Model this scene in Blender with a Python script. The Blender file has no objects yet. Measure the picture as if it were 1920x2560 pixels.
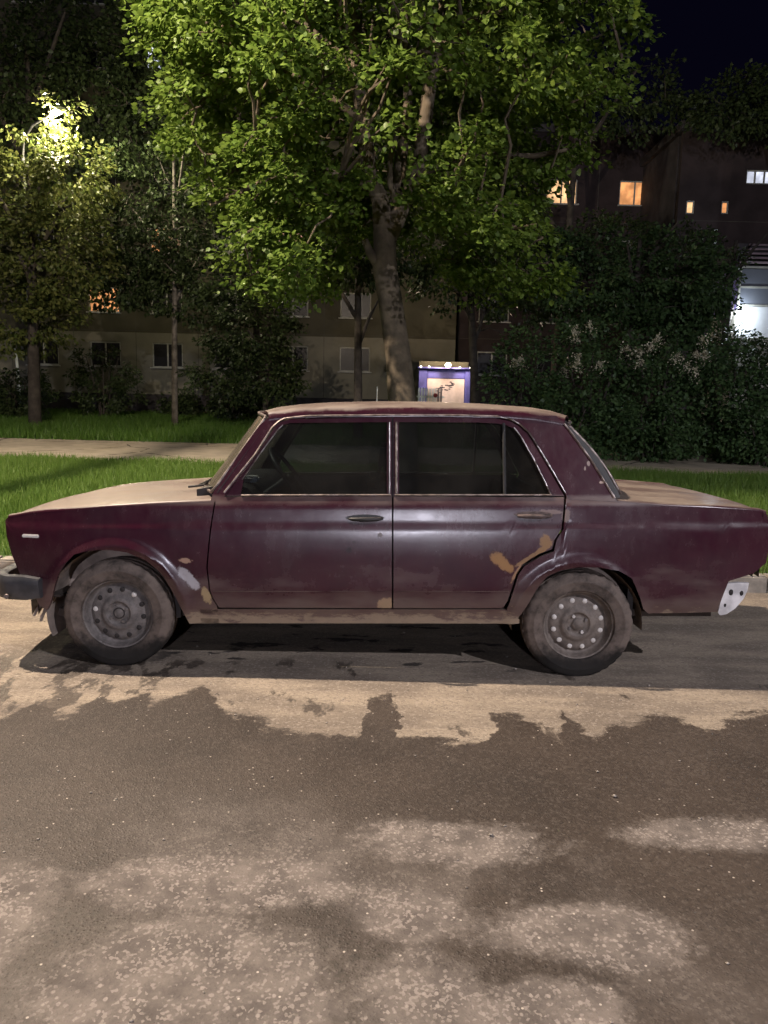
import bpy, bmesh, math, random
import numpy as np
from mathutils import Matrix, Vector
R = math.radians
S = bpy.context.scene
COL = S.collection
random.seed(4); RNG = np.random.default_rng(11)

# ------------------------------------------------------------------ camera, sky, exposure
cam_d = bpy.data.cameras.new('camera'); cam = bpy.data.objects.new('camera', cam_d); COL.objects.link(cam)
S.camera = cam
cam_d.sensor_fit = 'HORIZONTAL'; cam_d.sensor_width = 36; cam_d.lens = 36 * 1923 / 1920
cam_d.clip_start = 0.05; cam_d.clip_end = 600
cam.matrix_world = Matrix.Translation((0, 0, 1.444)) @ Matrix.Rotation(R(90 - 8.5), 4, 'X') @ Matrix.Rotation(R(1.3), 4, 'Z')

w = bpy.data.worlds.new('World'); S.world = w; w.use_nodes = True
nt = w.node_tree; bg = nt.nodes['Background']
sky = nt.nodes.new('ShaderNodeTexSky'); sky.sky_type = 'NISHITA'; sky.sun_disc = False
sky.sun_elevation = R(-5); sky.sun_rotation = R(200); sky.altitude = 150
tint = nt.nodes.new('ShaderNodeMix'); tint.data_type = 'RGBA'; tint.blend_type = 'MULTIPLY'; tint.inputs[0].default_value = 1
tint.inputs[7].default_value = (0.8, 0.75, 1.0, 1)
nt.links.new(sky.outputs[0], tint.inputs[6])
glow = nt.nodes.new('ShaderNodeMix'); glow.data_type = 'RGBA'; glow.blend_type = 'ADD'; glow.inputs[0].default_value = 1   # town glow in the night air
glow.inputs[7].default_value = (.009, .008, .036, 1); nt.links.new(tint.outputs[2], glow.inputs[6]); nt.links.new(glow.outputs[2], bg.inputs[0])
bg.inputs[1].default_value = 0.06

S.view_settings.view_transform = 'Standard'; S.view_settings.look = 'None'
S.view_settings.exposure = 1.1; S.view_settings.gamma = 1.0; S.view_settings.use_curve_mapping = False
S.cycles.use_denoising = True; S.cycles.use_adaptive_sampling = True; S.cycles.adaptive_threshold = .04
S.cycles.max_bounces = 3; S.cycles.transparent_max_bounces = 10
S.cycles.caustics_reflective = False; S.cycles.caustics_refractive = False
S.cycles.sample_clamp_indirect = 4.0

# lamp strengths: each one sits in a modelled lamp, the fill one is added
P_STREET = 3300.0     # warm street lamp over the parked car, left of the frame
P_ROAD = 9500.0      # cooler street lamp far down the side street, behind the camera
P_FILL = 2300.0       # added cool fill lamp, unseen behind the camera to the right
P_YARD = 1250.0        # lamp in the left tree
P_DOOR = 130.0         # bulb over the entrance
P_LED = 70.0         # white floodlight at the glazed balcony

# ------------------------------------------------------------------ node helpers
MATS = {}
class NB:
    def __init__(s, name):
        s.m = bpy.data.materials.new(name); s.m.use_nodes = True; s.t = s.m.node_tree; s.n = s.t.nodes
        s.bsdf = s.n['Principled BSDF']; s.out = s.n['Material Output']; MATS[name] = s.m
        s._tc = None
    def L(s, a, b): s.t.links.new(a, b)
    def set(s, sock, v):
        if hasattr(v, 'is_output') or isinstance(v, bpy.types.NodeSocket): s.L(v, sock)
        elif isinstance(v, (tuple, list)) and len(v) == 3 and sock.type == 'RGBA': sock.default_value = (*v, 1)
        else: sock.default_value = v
    @property
    def obj(s):
        if not s._tc: s._tc = s.n.new('ShaderNodeTexCoord')
        return s._tc.outputs['Object']
    def math(s, op, a, b=0.0, c=None, clamp=False):
        n = s.n.new('ShaderNodeMath'); n.operation = op; n.use_clamp = clamp
        s.set(n.inputs[0], a); s.set(n.inputs[1], b)
        if c is not None: s.set(n.inputs[2], c)
        return n.outputs[0]
    def noise(s, scale, detail=3, rough=.55, vec=None, stretch=None, dist=0.0, off=(0, 0, 0)):
        v = vec or s.obj
        if stretch or off != (0, 0, 0):
            mp = s.n.new('ShaderNodeMapping'); s.L(v, mp.inputs[0])
            mp.inputs['Scale'].default_value = stretch or (1, 1, 1); mp.inputs['Location'].default_value = off
            v = mp.outputs[0]
        n = s.n.new('ShaderNodeTexNoise'); s.L(v, n.inputs['Vector'])
        n.inputs['Scale'].default_value = scale; n.inputs['Detail'].default_value = detail
        n.inputs['Roughness'].default_value = rough; n.inputs['Distortion'].default_value = dist
        return n.outputs['Fac']
    def vor(s, scale, feature='F1', out='Distance', stretch=None, rnd=1.0):
        v = s.obj
        if stretch:
            mp = s.n.new('ShaderNodeMapping'); s.L(v, mp.inputs[0]); mp.inputs['Scale'].default_value = stretch; v = mp.outputs[0]
        n = s.n.new('ShaderNodeTexVoronoi'); n.feature = feature; s.L(v, n.inputs['Vector']); n.inputs['Scale'].default_value = scale
        n.inputs['Randomness'].default_value = rnd
        return n.outputs[out]
    def step(s, v, lo, hi, a=0.0, b=1.0):
        n = s.n.new('ShaderNodeMapRange'); n.interpolation_type = 'SMOOTHSTEP'
        s.set(n.inputs[0], v); n.inputs[1].default_value = lo; n.inputs[2].default_value = hi
        n.inputs[3].default_value = a; n.inputs[4].default_value = b
        return n.outputs[0]
    def mix(s, f, a, b):
        n = s.n.new('ShaderNodeMix'); n.data_type = 'RGBA'
        s.set(n.inputs[0], f); s.set(n.inputs[6], a); s.set(n.inputs[7], b)
        return n.outputs[2]
    def xyz(s, v=None):
        n = s.n.new('ShaderNodeSeparateXYZ'); s.L(v or s.obj, n.inputs[0]); return n.outputs
    def bump(s, h, strength=.3, dist=.01):
        n = s.n.new('ShaderNodeBump'); s.set(n.inputs['Height'], h); n.inputs['Strength'].default_value = strength
        n.inputs['Distance'].default_value = dist; s.L(n.outputs[0], s.bsdf.inputs['Normal'])
    def col(s, v): s.set(s.bsdf.inputs['Base Color'], v)
    def rough(s, v): s.set(s.bsdf.inputs['Roughness'], v)
    def spec(s, v): s.set(s.bsdf.inputs['Specular IOR Level'], v)

def simple(name, c, rough=.7, var=.25, scale=8, metal=0.0, spec=.4, bump=0):
    b = NB(name); n = b.noise(scale, 4)
    b.col(b.mix(b.step(n, .3, .7), tuple(x * (1 - var) for x in c), tuple(min(1, x * (1 + var)) for x in c)))
    b.rough(rough); b.bsdf.inputs['Metallic'].default_value = metal; b.spec(spec)
    if bump: b.bump(b.noise(scale * 4, 4), bump, .01)
    return b.m
def emit(name, c, st, var=0.6):
    b = NB(name); n = b.noise(1.6, 3)
    b.col((.02, .02, .02))
    b.set(b.bsdf.inputs['Emission Color'], b.mix(b.step(n, .35, .7), tuple(x * (1 - var) for x in c), c))
    b.bsdf.inputs['Emission Strength'].default_value = st; b.m.cycles.emission_sampling = 'NONE'
    return b.m
def foliage(name, c1, c2, trans=.35):
    b = NB(name)
    g = b.n.new('ShaderNodeNewGeometry')
    c = b.mix(g.outputs['Random Per Island'], c1, c2)
    b.col(c); b.rough(.45); b.spec(.25)
    tr = b.n.new('ShaderNodeBsdfTranslucent'); b.set(tr.inputs[0], c)
    mx = b.n.new('ShaderNodeMixShader'); mx.inputs[0].default_value = trans
    b.L(b.bsdf.outputs[0], mx.inputs[1]); b.L(tr.outputs[0], mx.inputs[2]); b.L(mx.outputs[0], b.out.inputs[0])
    return b.m

# ------------------------------------------------------------------ materials
def mat_paint():
    b = NB('maroon_paint'); x, y, z = b.xyz()
    base = b.mix(b.step(b.noise(5, 4), .35, .7), (.040, .0060, .0155), (.032, .0055, .0135))
    # thin film of road dust everywhere
    film = b.math('MULTIPLY', b.step(b.math('ADD', b.math('MULTIPLY', b.noise(3.5, 6, .7), .6), b.math('MULTIPLY', b.noise(22, 5, .7, stretch=(1, 1, .45)), .4)), .34, .70), .065)
    col = b.mix(film, base, (.24, .17, .13))
    dust_c = b.mix(b.noise(9, 4), (.185, .145, .115), (.27, .22, .175))
    g = b.n.new('ShaderNodeNewGeometry'); nz = b.xyz(g.outputs['Normal'])[2]
    n1 = b.noise(6, 5, .6); n2 = b.noise(3, 4, .6, stretch=(1, 1, 3))
    top = b.step(b.math('ADD', nz, b.math('MULTIPLY', b.math('SUBTRACT', n1, .5), .8)), .56, .90)
    # dried mud thrown up along the bottom of the body
    zz = b.math('ADD', z, b.math('MULTIPLY', x, -.0227))
    low = b.step(b.math('ADD', zz, b.math('MULTIPLY', b.math('SUBTRACT', b.noise(11, 6, .74, stretch=(.8, 1, 2.2)), .5), .30)), .345, .275)
    edge = b.math('MULTIPLY', b.step(b.math('ADD', zz, b.math('MULTIPLY', b.math('SUBTRACT', n2, .5), .5)), .55, .30), .33)
    ledge = b.math('MULTIPLY', b.math('MULTIPLY', b.step(zz, .875, .90), b.step(zz, .945, .925)), b.step(b.noise(7, 4, stretch=(.4, 1, 1)), .3, .7, 0.05, .38))
    d = b.math('MAXIMUM', b.math('MAXIMUM', b.math('MULTIPLY', top, b.step(b.noise(3.0, 6, .7, stretch=(.7, 1.3, 1), off=(4, 2, 1)), .34, .62, .38, .86)), b.math('MULTIPLY', low, .85)), b.math('MAXIMUM', edge, ledge))
    col = b.mix(d, col, b.mix(low, dust_c, b.mix(b.noise(12, 4), (.21, .155, .105), (.34, .26, .18))))
    rough = b.math('ADD', .215, b.math('MULTIPLY', d, .55)); rough = b.math('ADD', rough, b.math('MULTIPLY', film, 1.4))
    # worn patches with a shape of their own: (x, z, rx, rz, angle, colour), on the side towards the road
    near = b.step(y, -.60, -.66)
    warp = b.math('MULTIPLY', b.math('SUBTRACT', b.noise(38, 5, .7), .5), 1.7)
    for (px, pz, rx, rz, an, c) in [
        (.785, .622, .050, .032, -.55, (.30, .155, .055)), (.822, .590, .042, .024, -.4, (.30, .155, .055)),
        (1.020, .725, .028, .034, .3, (.26, .14, .055)), (1.005, .684, .060, .016, .75, (.26, .14, .055)), (.925, .632, .070, .010, .62, (.24, .135, .06)), (.875, .560, .055, .008, 1.1, (.3, .17, .09)),
        (-.840, .505, .050, .026, -.85, (.36, .34, .36)), (-.800, .462, .036, .026, -.7, (.38, .36, .38)), (-.838, .585, .030, .014, 0, (.36, .22, .15)),
        (.005, .658, .013, .016, 0, (.018, .006, .010)), (.03, .70, .006, .006, 0, (.02, .008, .01)),
        (.20, .375, .04, .03, 0, (.30, .20, .12)), (-.735, .40, .022, .045, .3, (.33, .24, .13)),
        (1.245, 1.125, .008, .013, 0, (.26, .20, .18)), (1.225, 1.10, .005, .012, 0, (.26, .20, .18)), (1.31, 1.03, .012, .006, 0, (.4, .3, .25)),
        (1.04, .876, .060, .012, 0, (.22, .15, .13)), (1.12, .86, .022, .030, 0, (.2, .14, .12))]:
        ca, sa = math.cos(an), math.sin(an)
        dx = b.math('SUBTRACT', x, px); dz = b.math('SUBTRACT', z, pz)
        u = b.math('DIVIDE', b.math('ADD', b.math('MULTIPLY', dx, ca), b.math('MULTIPLY', dz, sa)), rx)
        v = b.math('DIVIDE', b.math('SUBTRACT', b.math('MULTIPLY', dz, ca), b.math('MULTIPLY', dx, sa)), rz)
        r = b.math('SQRT', b.math('ADD', b.math('MULTIPLY', u, u), b.math('MULTIPLY', v, v)))
        m = b.math('MULTIPLY', b.math('MULTIPLY', b.step(b.math('ADD', r, warp), 1.25, .80), near), b.step(b.noise(70, 4, .7), .25, .5, .7, 1.0))
        col = b.mix(m, col, c); rough = b.math('MAXIMUM', rough, b.math('MULTIPLY', m, .6))
    b.col(col); b.rough(rough); b.spec(.5)
    b.bsdf.inputs['Coat Weight'].default_value = .12; b.bsdf.inputs['Coat Roughness'].default_value = .25
    b.bump(b.math('ADD', b.noise(2.2, 2), b.math('MULTIPLY', b.noise(60, 2), .03)), .25, .02)
    return b.m
mat_paint()
simple('black_rubber', (.018, .017, .017), .75, .3, 20)
simple('black_plastic', (.022, .021, .022), .5, .3, 12)
simple('handle_dusty', (.11, .08, .072), .8, .4, 30)
simple('chrome_trim', (.34, .31, .31), .32, .4, 30, metal=1.0)
simple('dusty_chrome', (.24, .20, .185), .48, .45, 25, metal=.7)
simple('interior_vinyl', (.030, .026, .026), .7, .3, 10)
simple('seat_cloth', (.055, .046, .042), .9, .3, 12)
simple('underbody', (.045, .034, .028), .95, .4, 6, bump=.4)
simple('arch_liner', (.26, .21, .18), .95, .35, 9, bump=.5)
simple('white_plastic', (.62, .60, .60), .5, .25, 14)
simple('lamp_glass_amber', (.55, .32, .16), .25, .15, 20)
simple('lamp_glass_red', (.28, .02, .02), .2, .15, 20)
simple('lamp_glass_clear', (.6, .58, .55), .2, .15, 20)
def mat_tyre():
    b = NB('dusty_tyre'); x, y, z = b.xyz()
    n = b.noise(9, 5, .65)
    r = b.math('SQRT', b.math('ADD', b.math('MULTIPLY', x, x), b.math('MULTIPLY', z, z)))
    # dried mud on the sidewall, darker towards the bottom
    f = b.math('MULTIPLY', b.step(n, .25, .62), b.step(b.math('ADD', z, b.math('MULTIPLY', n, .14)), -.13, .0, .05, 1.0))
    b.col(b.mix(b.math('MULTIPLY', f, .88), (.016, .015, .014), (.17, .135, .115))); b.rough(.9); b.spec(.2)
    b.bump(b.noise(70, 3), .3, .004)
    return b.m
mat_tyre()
def mat_rim(nm, c1, c2):
    b = NB(nm); n = b.noise(18, 5, .7)
    b.col(b.mix(b.step(n, .3, .7), c1, c2)); b.rough(.7); b.bsdf.inputs['Metallic'].default_value = .15
    b.bump(b.noise(90, 3), .25, .003); return b.m
mat_rim('steel_rim_dusty', (.10, .082, .072), (.21, .175, .15)); mat_rim('steel_rim_grey', (.085, .075, .072), (.19, .17, .16))
simple('hole_pale', (.55, .52, .49), .7, .2, 40); simple('hole_dark', (.03, .026, .025), .9, .3, 40)
def mat_glass(nm, tintc, dust, rough=.03):
    b = NB(nm)
    tr = b.n.new('ShaderNodeBsdfTransparent'); tr.inputs[0].default_value = (*tintc, 1)
    gl = b.n.new('ShaderNodeBsdfGlossy'); gl.inputs[0].default_value = (1, 1, 1, 1); gl.inputs['Roughness'].default_value = rough
    fr = b.n.new('ShaderNodeFresnel'); fr.inputs[0].default_value = 1.5
    m1 = b.n.new('ShaderNodeMixShader'); b.L(fr.outputs[0], m1.inputs[0]); b.L(tr.outputs[0], m1.inputs[1]); b.L(gl.outputs[0], m1.inputs[2])
    di = b.n.new('ShaderNodeBsdfDiffuse'); di.inputs[0].default_value = (.30, .26, .21, 1)
    m2 = b.n.new('ShaderNodeMixShader'); b.L(b.math('MULTIPLY', b.step(b.noise(4, 6, .7), .25, .75, .35, 1.0), dust), m2.inputs[0])
    b.L(m1.outputs[0], m2.inputs[1]); b.L(di.outputs[0], m2.inputs[2]); b.L(m2.outputs[0], b.out.inputs[0])
    return b.m
mat_glass('car_glass', (.50, .55, .58), .05); mat_glass('windscreen_glass', (.75, .78, .75), .30)

def fcurve(b, v, pts):
    n = b.n.new('ShaderNodeFloatCurve'); c = n.mapping.curves[0]
    c.points[0].location = pts[0]; c.points[1].location = pts[-1]
    for p in pts[1:-1]: c.points.new(*p)
    for p in c.points: p.handle_type = 'VECTOR'
    n.mapping.update(); b.set(n.inputs['Value'], v); return n.outputs[0]
def mat_road():
    b = NB('damp_asphalt'); x, y, z = b.xyz()
    # outline of the dry sandy strip the parked car stands on, metres from left to right
    E = [(-2.5, 3.45), (-2.0, 3.3), (-1.67, 3.2), (-1.62, 3.42), (-1.50, 3.28), (-1.40, 3.24), (-1.34, 3.5), (-1.22, 3.40), (-1.13, 3.62), (-1.06, 3.40), (-.95, 3.56), (-.86, 3.68), (-.78, 3.45),
         (-.70, 3.33), (-.45, 3.20), (-.24, 3.09), (-.09, 3.12), (-.07, 3.50), (.06, 3.58), (.09, 3.15), (.22, 3.10), (.47, 3.10), (.53, 3.38), (.66, 3.36), (.78, 3.07), (.86, 3.42), (.94, 3.12), (1.03, 3.28), (1.34, 3.44), (1.5, 3.26), (1.72, 3.47), (1.9, 3.46), (2.5, 3.40)]
    xe = b.math('ADD', x, b.math('MULTIPLY', b.math('SUBTRACT', b.noise(7, 4, .6, off=(3, 1, 0)), .5), .16))
    cv = fcurve(b, b.math('MULTIPLY_ADD', xe, .2, .5), [(px * .2 + .5, (py - 3.0)) for px, py in E])
    edge = b.math('ADD', cv, 3.0)
    nz = b.math('ADD', b.math('MULTIPLY', b.math('SUBTRACT', b.noise(11, 5, .68, stretch=(.6, 1, 1)), .5), .34), b.math('MULTIPLY', b.math('SUBTRACT', b.noise(3.2, 3), .5), .18))
    nz = b.math('ADD', nz, b.math('MULTIPLY', b.math('SUBTRACT', b.noise(75, 4, .75), .5), .16))
    dry = b.step(b.math('SUBTRACT', b.math('ADD', y, nz), edge), -.02, .045)
    # damp tongues and drips inside the strip
    drip = b.step(b.math('ADD', b.noise(3.2, 5, .66, stretch=(1.5, .75, 1), off=(5.3, 2.2, 0)), b.step(x, -.7, -1.5, 0, .10)), .59, .65)
    fade = b.step(y, 3.95, 4.25, 1, 0)
    dry = b.math('SUBTRACT', dry, b.math('MULTIPLY', b.math('MULTIPLY', drip, fade), .85), clamp=True)
    # asphalt with its stones
    vo = b.vor(95, out='Color'); sh = b.xyz(vo)[0]; d95 = b.vor(95)
    fine = b.noise(240, 3, .7)
    wet = b.mix(b.step(b.noise(1.4, 4), .3, .7), (.040, .030, .024), (.066, .050, .040))
    wet = b.mix(b.math('MULTIPLY', b.step(sh, .60, 1.0), .34), wet, (.135, .112, .095))
    wet = b.mix(b.math('MULTIPLY', b.step(sh, .30, .0), .4), wet, (.024, .020, .018))
    wet = b.mix(b.math('MULTIPLY', b.step(fine, .5, .8), .5), wet, (.035, .027, .022))
    # half-dried areas nearer the camera, wet pools between them
    big = b.noise(1.15, 5, .62, off=(1.7, .35, 0), dist=.4)
    nearm = b.math('MULTIPLY', b.step(y, 2.8, 2.1), b.step(x, 1.1, .2, .35, 1.0))
    ell = None
    for (ex, ey, rx, ry) in [(-.52, 2.10, .50, .13), (-.45, 1.72, .42, .24), (-.25, 1.60, .26, .16), (.10, 1.98, .16, .12), (.14, 1.66, .24, .20), (.52, 1.92, .36, .14), (.30, 2.36, .36, .16), (1.12, 2.42, .34, .12), (.42, 1.66, .2, .12), (-1.05, 1.95, .2, .3)]:
        u = b.math('DIVIDE', b.math('SUBTRACT', x, ex), rx); v = b.math('DIVIDE', b.math('SUBTRACT', y, ey), ry)
        e = b.math('SUBTRACT', 1.0, b.math('SQRT', b.math('ADD', b.math('MULTIPLY', u, u), b.math('MULTIPLY', v, v))))
        ell = e if ell is None else b.math('MAXIMUM', ell, e)
    half = b.step(b.math('ADD', ell, b.math('MULTIPLY', b.math('ADD', b.math('SUBTRACT', big, .5), b.math('MULTIPLY', b.math('SUBTRACT', b.noise(26, 5, .72), .5), .45)), 2.3)), -.14, .40)
    half = b.math('MAXIMUM', b.math('MULTIPLY', half, .9), b.math('MULTIPLY', nearm, b.step(big, .45, .66, 0, .6)))
    halfc = b.mix(b.step(b.noise(9, 5, .65), .3, .7), (.105, .088, .078), (.215, .182, .160))
    v2 = b.vor(62, out='Color', stretch=(1, .8, 1)); s2 = b.xyz(v2)[1]
    fl = b.step(b.math('ADD', s2, b.math('MULTIPLY', b.math('SUBTRACT', b.noise(5, 4, .6), .5), 1.1)), .80, .95)
    fl = b.math('MULTIPLY', fl, b.step(b.math('ADD', b.vor(62, stretch=(1, .8, 1)), b.math('MULTIPLY', b.noise(130, 3, .7), .35)), .62, .42))
    v4 = b.xyz(b.vor(120, out='Color'))[0]
    fs = b.step(b.math('ADD', v4, b.math('MULTIPLY', b.math('SUBTRACT', b.noise(8, 4, .6, off=(2, 7, 0)), .5), 1.2)), .74, .92)
    halfc = b.mix(b.math('MULTIPLY', b.math('MAXIMUM', fl, b.math('MULTIPLY', fs, .7)), .85), halfc, (.37, .32, .285))
    gro = b.mix(half, wet, halfc)
    # sparse bright grit
    v3 = b.vor(48, out='Color'); g3 = b.math('MULTIPLY', b.step(b.xyz(v3)[2], .982, .99), b.step(b.vor(48), .20, .12))
    gro = b.mix(g3, gro, (.48, .42, .36))
    # the dry strip: sandy, swept into streaks along the kerb
    st = b.noise(2.6, 6, .62, stretch=(.55, 1.7, 1)); st2 = b.noise(30, 4, .7, stretch=(.7, 1.6, 1))
    sand = b.mix(b.step(st, .36, .66), (.17, .138, .110), (.31, .255, .195))
    sand = b.mix(b.math('MULTIPLY', b.step(st2, .45, .75), .45), sand, (.16, .13, .105))
    sand = b.mix(b.math('MULTIPLY', b.step(sh, .72, 1.0), .35), sand, (.42, .36, .30)); sand = b.mix(b.math('MULTIPLY', b.step(sh, .28, 0), .4), sand, (.10, .08, .065))
    oil = b.math('MULTIPLY', b.step(b.noise(2.6, 5, .6, stretch=(1, 2.4, 1), off=(.3, 4.1, 0)), .55, .60), b.step(y, 3.88, 4.02))
    oil = b.math('MULTIPLY', oil, b.math('MULTIPLY', b.step(y, 5.0, 4.8), b.step(b.math('ABSOLUTE', b.math('ADD', x, .25)), 1.1, .9)))
    sand = b.mix(b.math('MULTIPLY', oil, .9), sand, (.018, .014, .013))
    mfac = b.math('MULTIPLY', dry, b.step(st2, .2, .45, .80, 1.0))
    b.col(b.mix(mfac, gro, sand))
    wr = b.math('ADD', .42, b.math('MULTIPLY', b.noise(2.0, 3), .25))
    rg = b.n.new('ShaderNodeMix'); b.set(rg.inputs[0], b.math('MAXIMUM', dry, half)); b.set(rg.inputs[2], wr); rg.inputs[3].default_value = .88
    b.rough(rg.outputs[0]); b.spec(.45)
    h = b.math('ADD', b.math('MULTIPLY', b.step(d95, .0, .5, 1, 0), .6), b.math('MULTIPLY', fine, .4))
    b.bump(h, .45, .006)
    return b.m
mat_road()
def mat_lawn():
    b = NB('lawn_soil'); n = b.noise(2.2, 5, .6)
    c = b.mix(b.step(n, .35, .65), (.05, .092, .024), (.075, .125, .034))
    c = b.mix(b.math('MULTIPLY', b.step(b.noise(.5, 4), .55, .7), .5), c, (.07, .055, .03))
    b.col(c); b.rough(.95); b.bump(b.noise(30, 4), .5, .03); return b.m
mat_lawn()
def mat_path():
    b = NB('path_asphalt'); n = b.noise(3, 5, .6)
    c = b.mix(b.step(n, .3, .7), (.40, .34, .25), (.54, .46, .345))
    cr = b.vor(.42, 'DISTANCE_TO_EDGE', stretch=(1, .8, 1))
    wob = b.math('ADD', cr, b.math('MULTIPLY', b.math('SUBTRACT', b.noise(3, 4), .5), .07))
    c = b.mix(b.step(b.math('ABSOLUTE', wob), .010, .003), c, (.07, .055, .04))
    b.col(c); b.rough(.9); b.bump(b.noise(60, 4), .4, .006); return b.m
mat_path()
simple('kerb_concrete', (.28, .25, .21), .9, .3, 7, bump=.5)
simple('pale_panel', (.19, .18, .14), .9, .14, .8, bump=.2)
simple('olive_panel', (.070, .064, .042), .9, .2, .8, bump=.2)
simple('brick_wall', (.034, .024, .025), .9, .25, 1.5, bump=.2)
simple('dark_plinth', (.045, .04, .045), .9, .3, 2)
simple('joint_dark', (.08, .075, .065), .95, .2, 2)
simple('window_frame_white', (.34, .34, .30), .6, .12, 6)
simple('window_sill_metal', (.40, .40, .37), .6, .15, 6)
simple('roof_edge', (.06, .055, .06), .9, .2, 2)
b_ = NB('dark_pane'); b_.col(b_.mix(b_.noise(.7, 3), (.012, .012, .015), (.03, .028, .03))); b_.rough(.3); b_.spec(.2)
emit('lit_orange', (1.0, .42, .15), .68); emit('lit_amber', (1.0, .58, .28), .95); emit('lit_pink', (.9, .46, .32), .38)
emit('lit_white', (.80, .84, 1.0), .75); emit('lit_dim', (.75, .42, .2), .13); emit('bulb_warm', (1.0, .72, .42), 25, .05); emit('bulb_cool', (.85, .92, 1.0), 25, .05); emit('bulb_small', (1.0, .88, .75), 4, .05)
emit('lamp_diffuser', (1.0, .86, .62), 12, .05)
simple('bark', (.095, .074, .050), .95, .4, 5, bump=.7); simple('bark_dark', (.05, .042, .034), .95, .35, 5, bump=.6)
simple('bark_pale', (.14, .125, .105), .95, .45, 5, bump=.5)
foliage('linden_leaves', (.085, .145, .022), (.165, .235, .042), .45)
foliage('yard_leaves', (.07, .10, .025), (.16, .17, .05)); foliage('dark_leaves', (.030, .048, .018), (.060, .085, .030), .25)
foliage('lilac_leaves', (.040, .080, .030), (.085, .140, .050), .3); foliage('blossom_white', (.40, .37, .26), (.66, .62, .48), .2)
foliage('grass_blades', (.105, .200, .030), (.195, .290, .065), .4); foliage('grass_blades_far', (.075, .165, .026), (.13, .23, .045), .38)
simple('pole_steel', (.20, .20, .20), .55, .2, 6, metal=.4)
simple('porch_blue', (.10, .10, .36), .6, .2, 3); simple('porch_panel', (.62, .52, .50), .6, .12, 3)
simple('ink', (.05, .04, .06), .8, .2, 20)
simple('picket_white', (.62, .68, .70), .7, .12, 6); simple('picket_grey', (.20, .18, .19), .7, .2, 6); simple('sign_red', (.25, .03, .03), .6, .2, 6)
simple('balcony_white', (.72, .74, .76), .6, .06, 3); simple('balcony_side', (.42, .40, .34), .85, .15, 2); simple('slat_wood', (.26, .20, .22), .8, .2, 4)
simple('siding_glow_tint', (.27, .22, .46), .8, .2, 2)  # violet glow and lens flare painted into the siding colour

# ------------------------------------------------------------------ mesh helpers
def link(o, parent=None):
    COL.objects.link(o)
    if parent is not None: o.parent = parent
    return o
def tag(o, label=None, cat=None, group=None, kind=None):
    if label: o['label'] = label
    if cat: o['category'] = cat
    if group: o['group'] = group
    if kind: o['kind'] = kind
    return o
def empty(name, loc=(0, 0, 0), rz=0):
    o = bpy.data.objects.new(name, None); o.location = loc; o.rotation_euler[2] = rz; o.empty_display_size = .2
    return link(o)
def mesh(name, V, F, mat, parent=None, smooth=None):
    me = bpy.data.meshes.new(name); me.from_pydata([tuple(v) for v in V], [], [tuple(f) for f in F])
    me.materials.append(MATS[mat])
    if smooth is not None:
        me.polygons.foreach_set('use_smooth', [True] * len(me.polygons))
        me.set_sharp_from_angle(angle=R(smooth))
    me.update()
    return link(bpy.data.objects.new(name, me), parent)
def fast(name, V, F, mat, parent=None, smooth=False):
    V = np.asarray(V, np.float32); F = np.asarray(F, np.int32); k = F.shape[1]
    me = bpy.data.meshes.new(name); me.vertices.add(len(V)); me.vertices.foreach_set('co', V.ravel())
    me.loops.add(F.size); me.loops.foreach_set('vertex_index', F.ravel())
    me.polygons.add(len(F)); me.polygons.foreach_set('loop_start', np.arange(0, F.size, k, dtype=np.int32))
    if smooth: me.polygons.foreach_set('use_smooth', np.ones(len(F), bool))
    me.materials.append(MATS[mat]); me.update(calc_edges=True); me.validate()
    return link(bpy.data.objects.new(name, me), parent)
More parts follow.
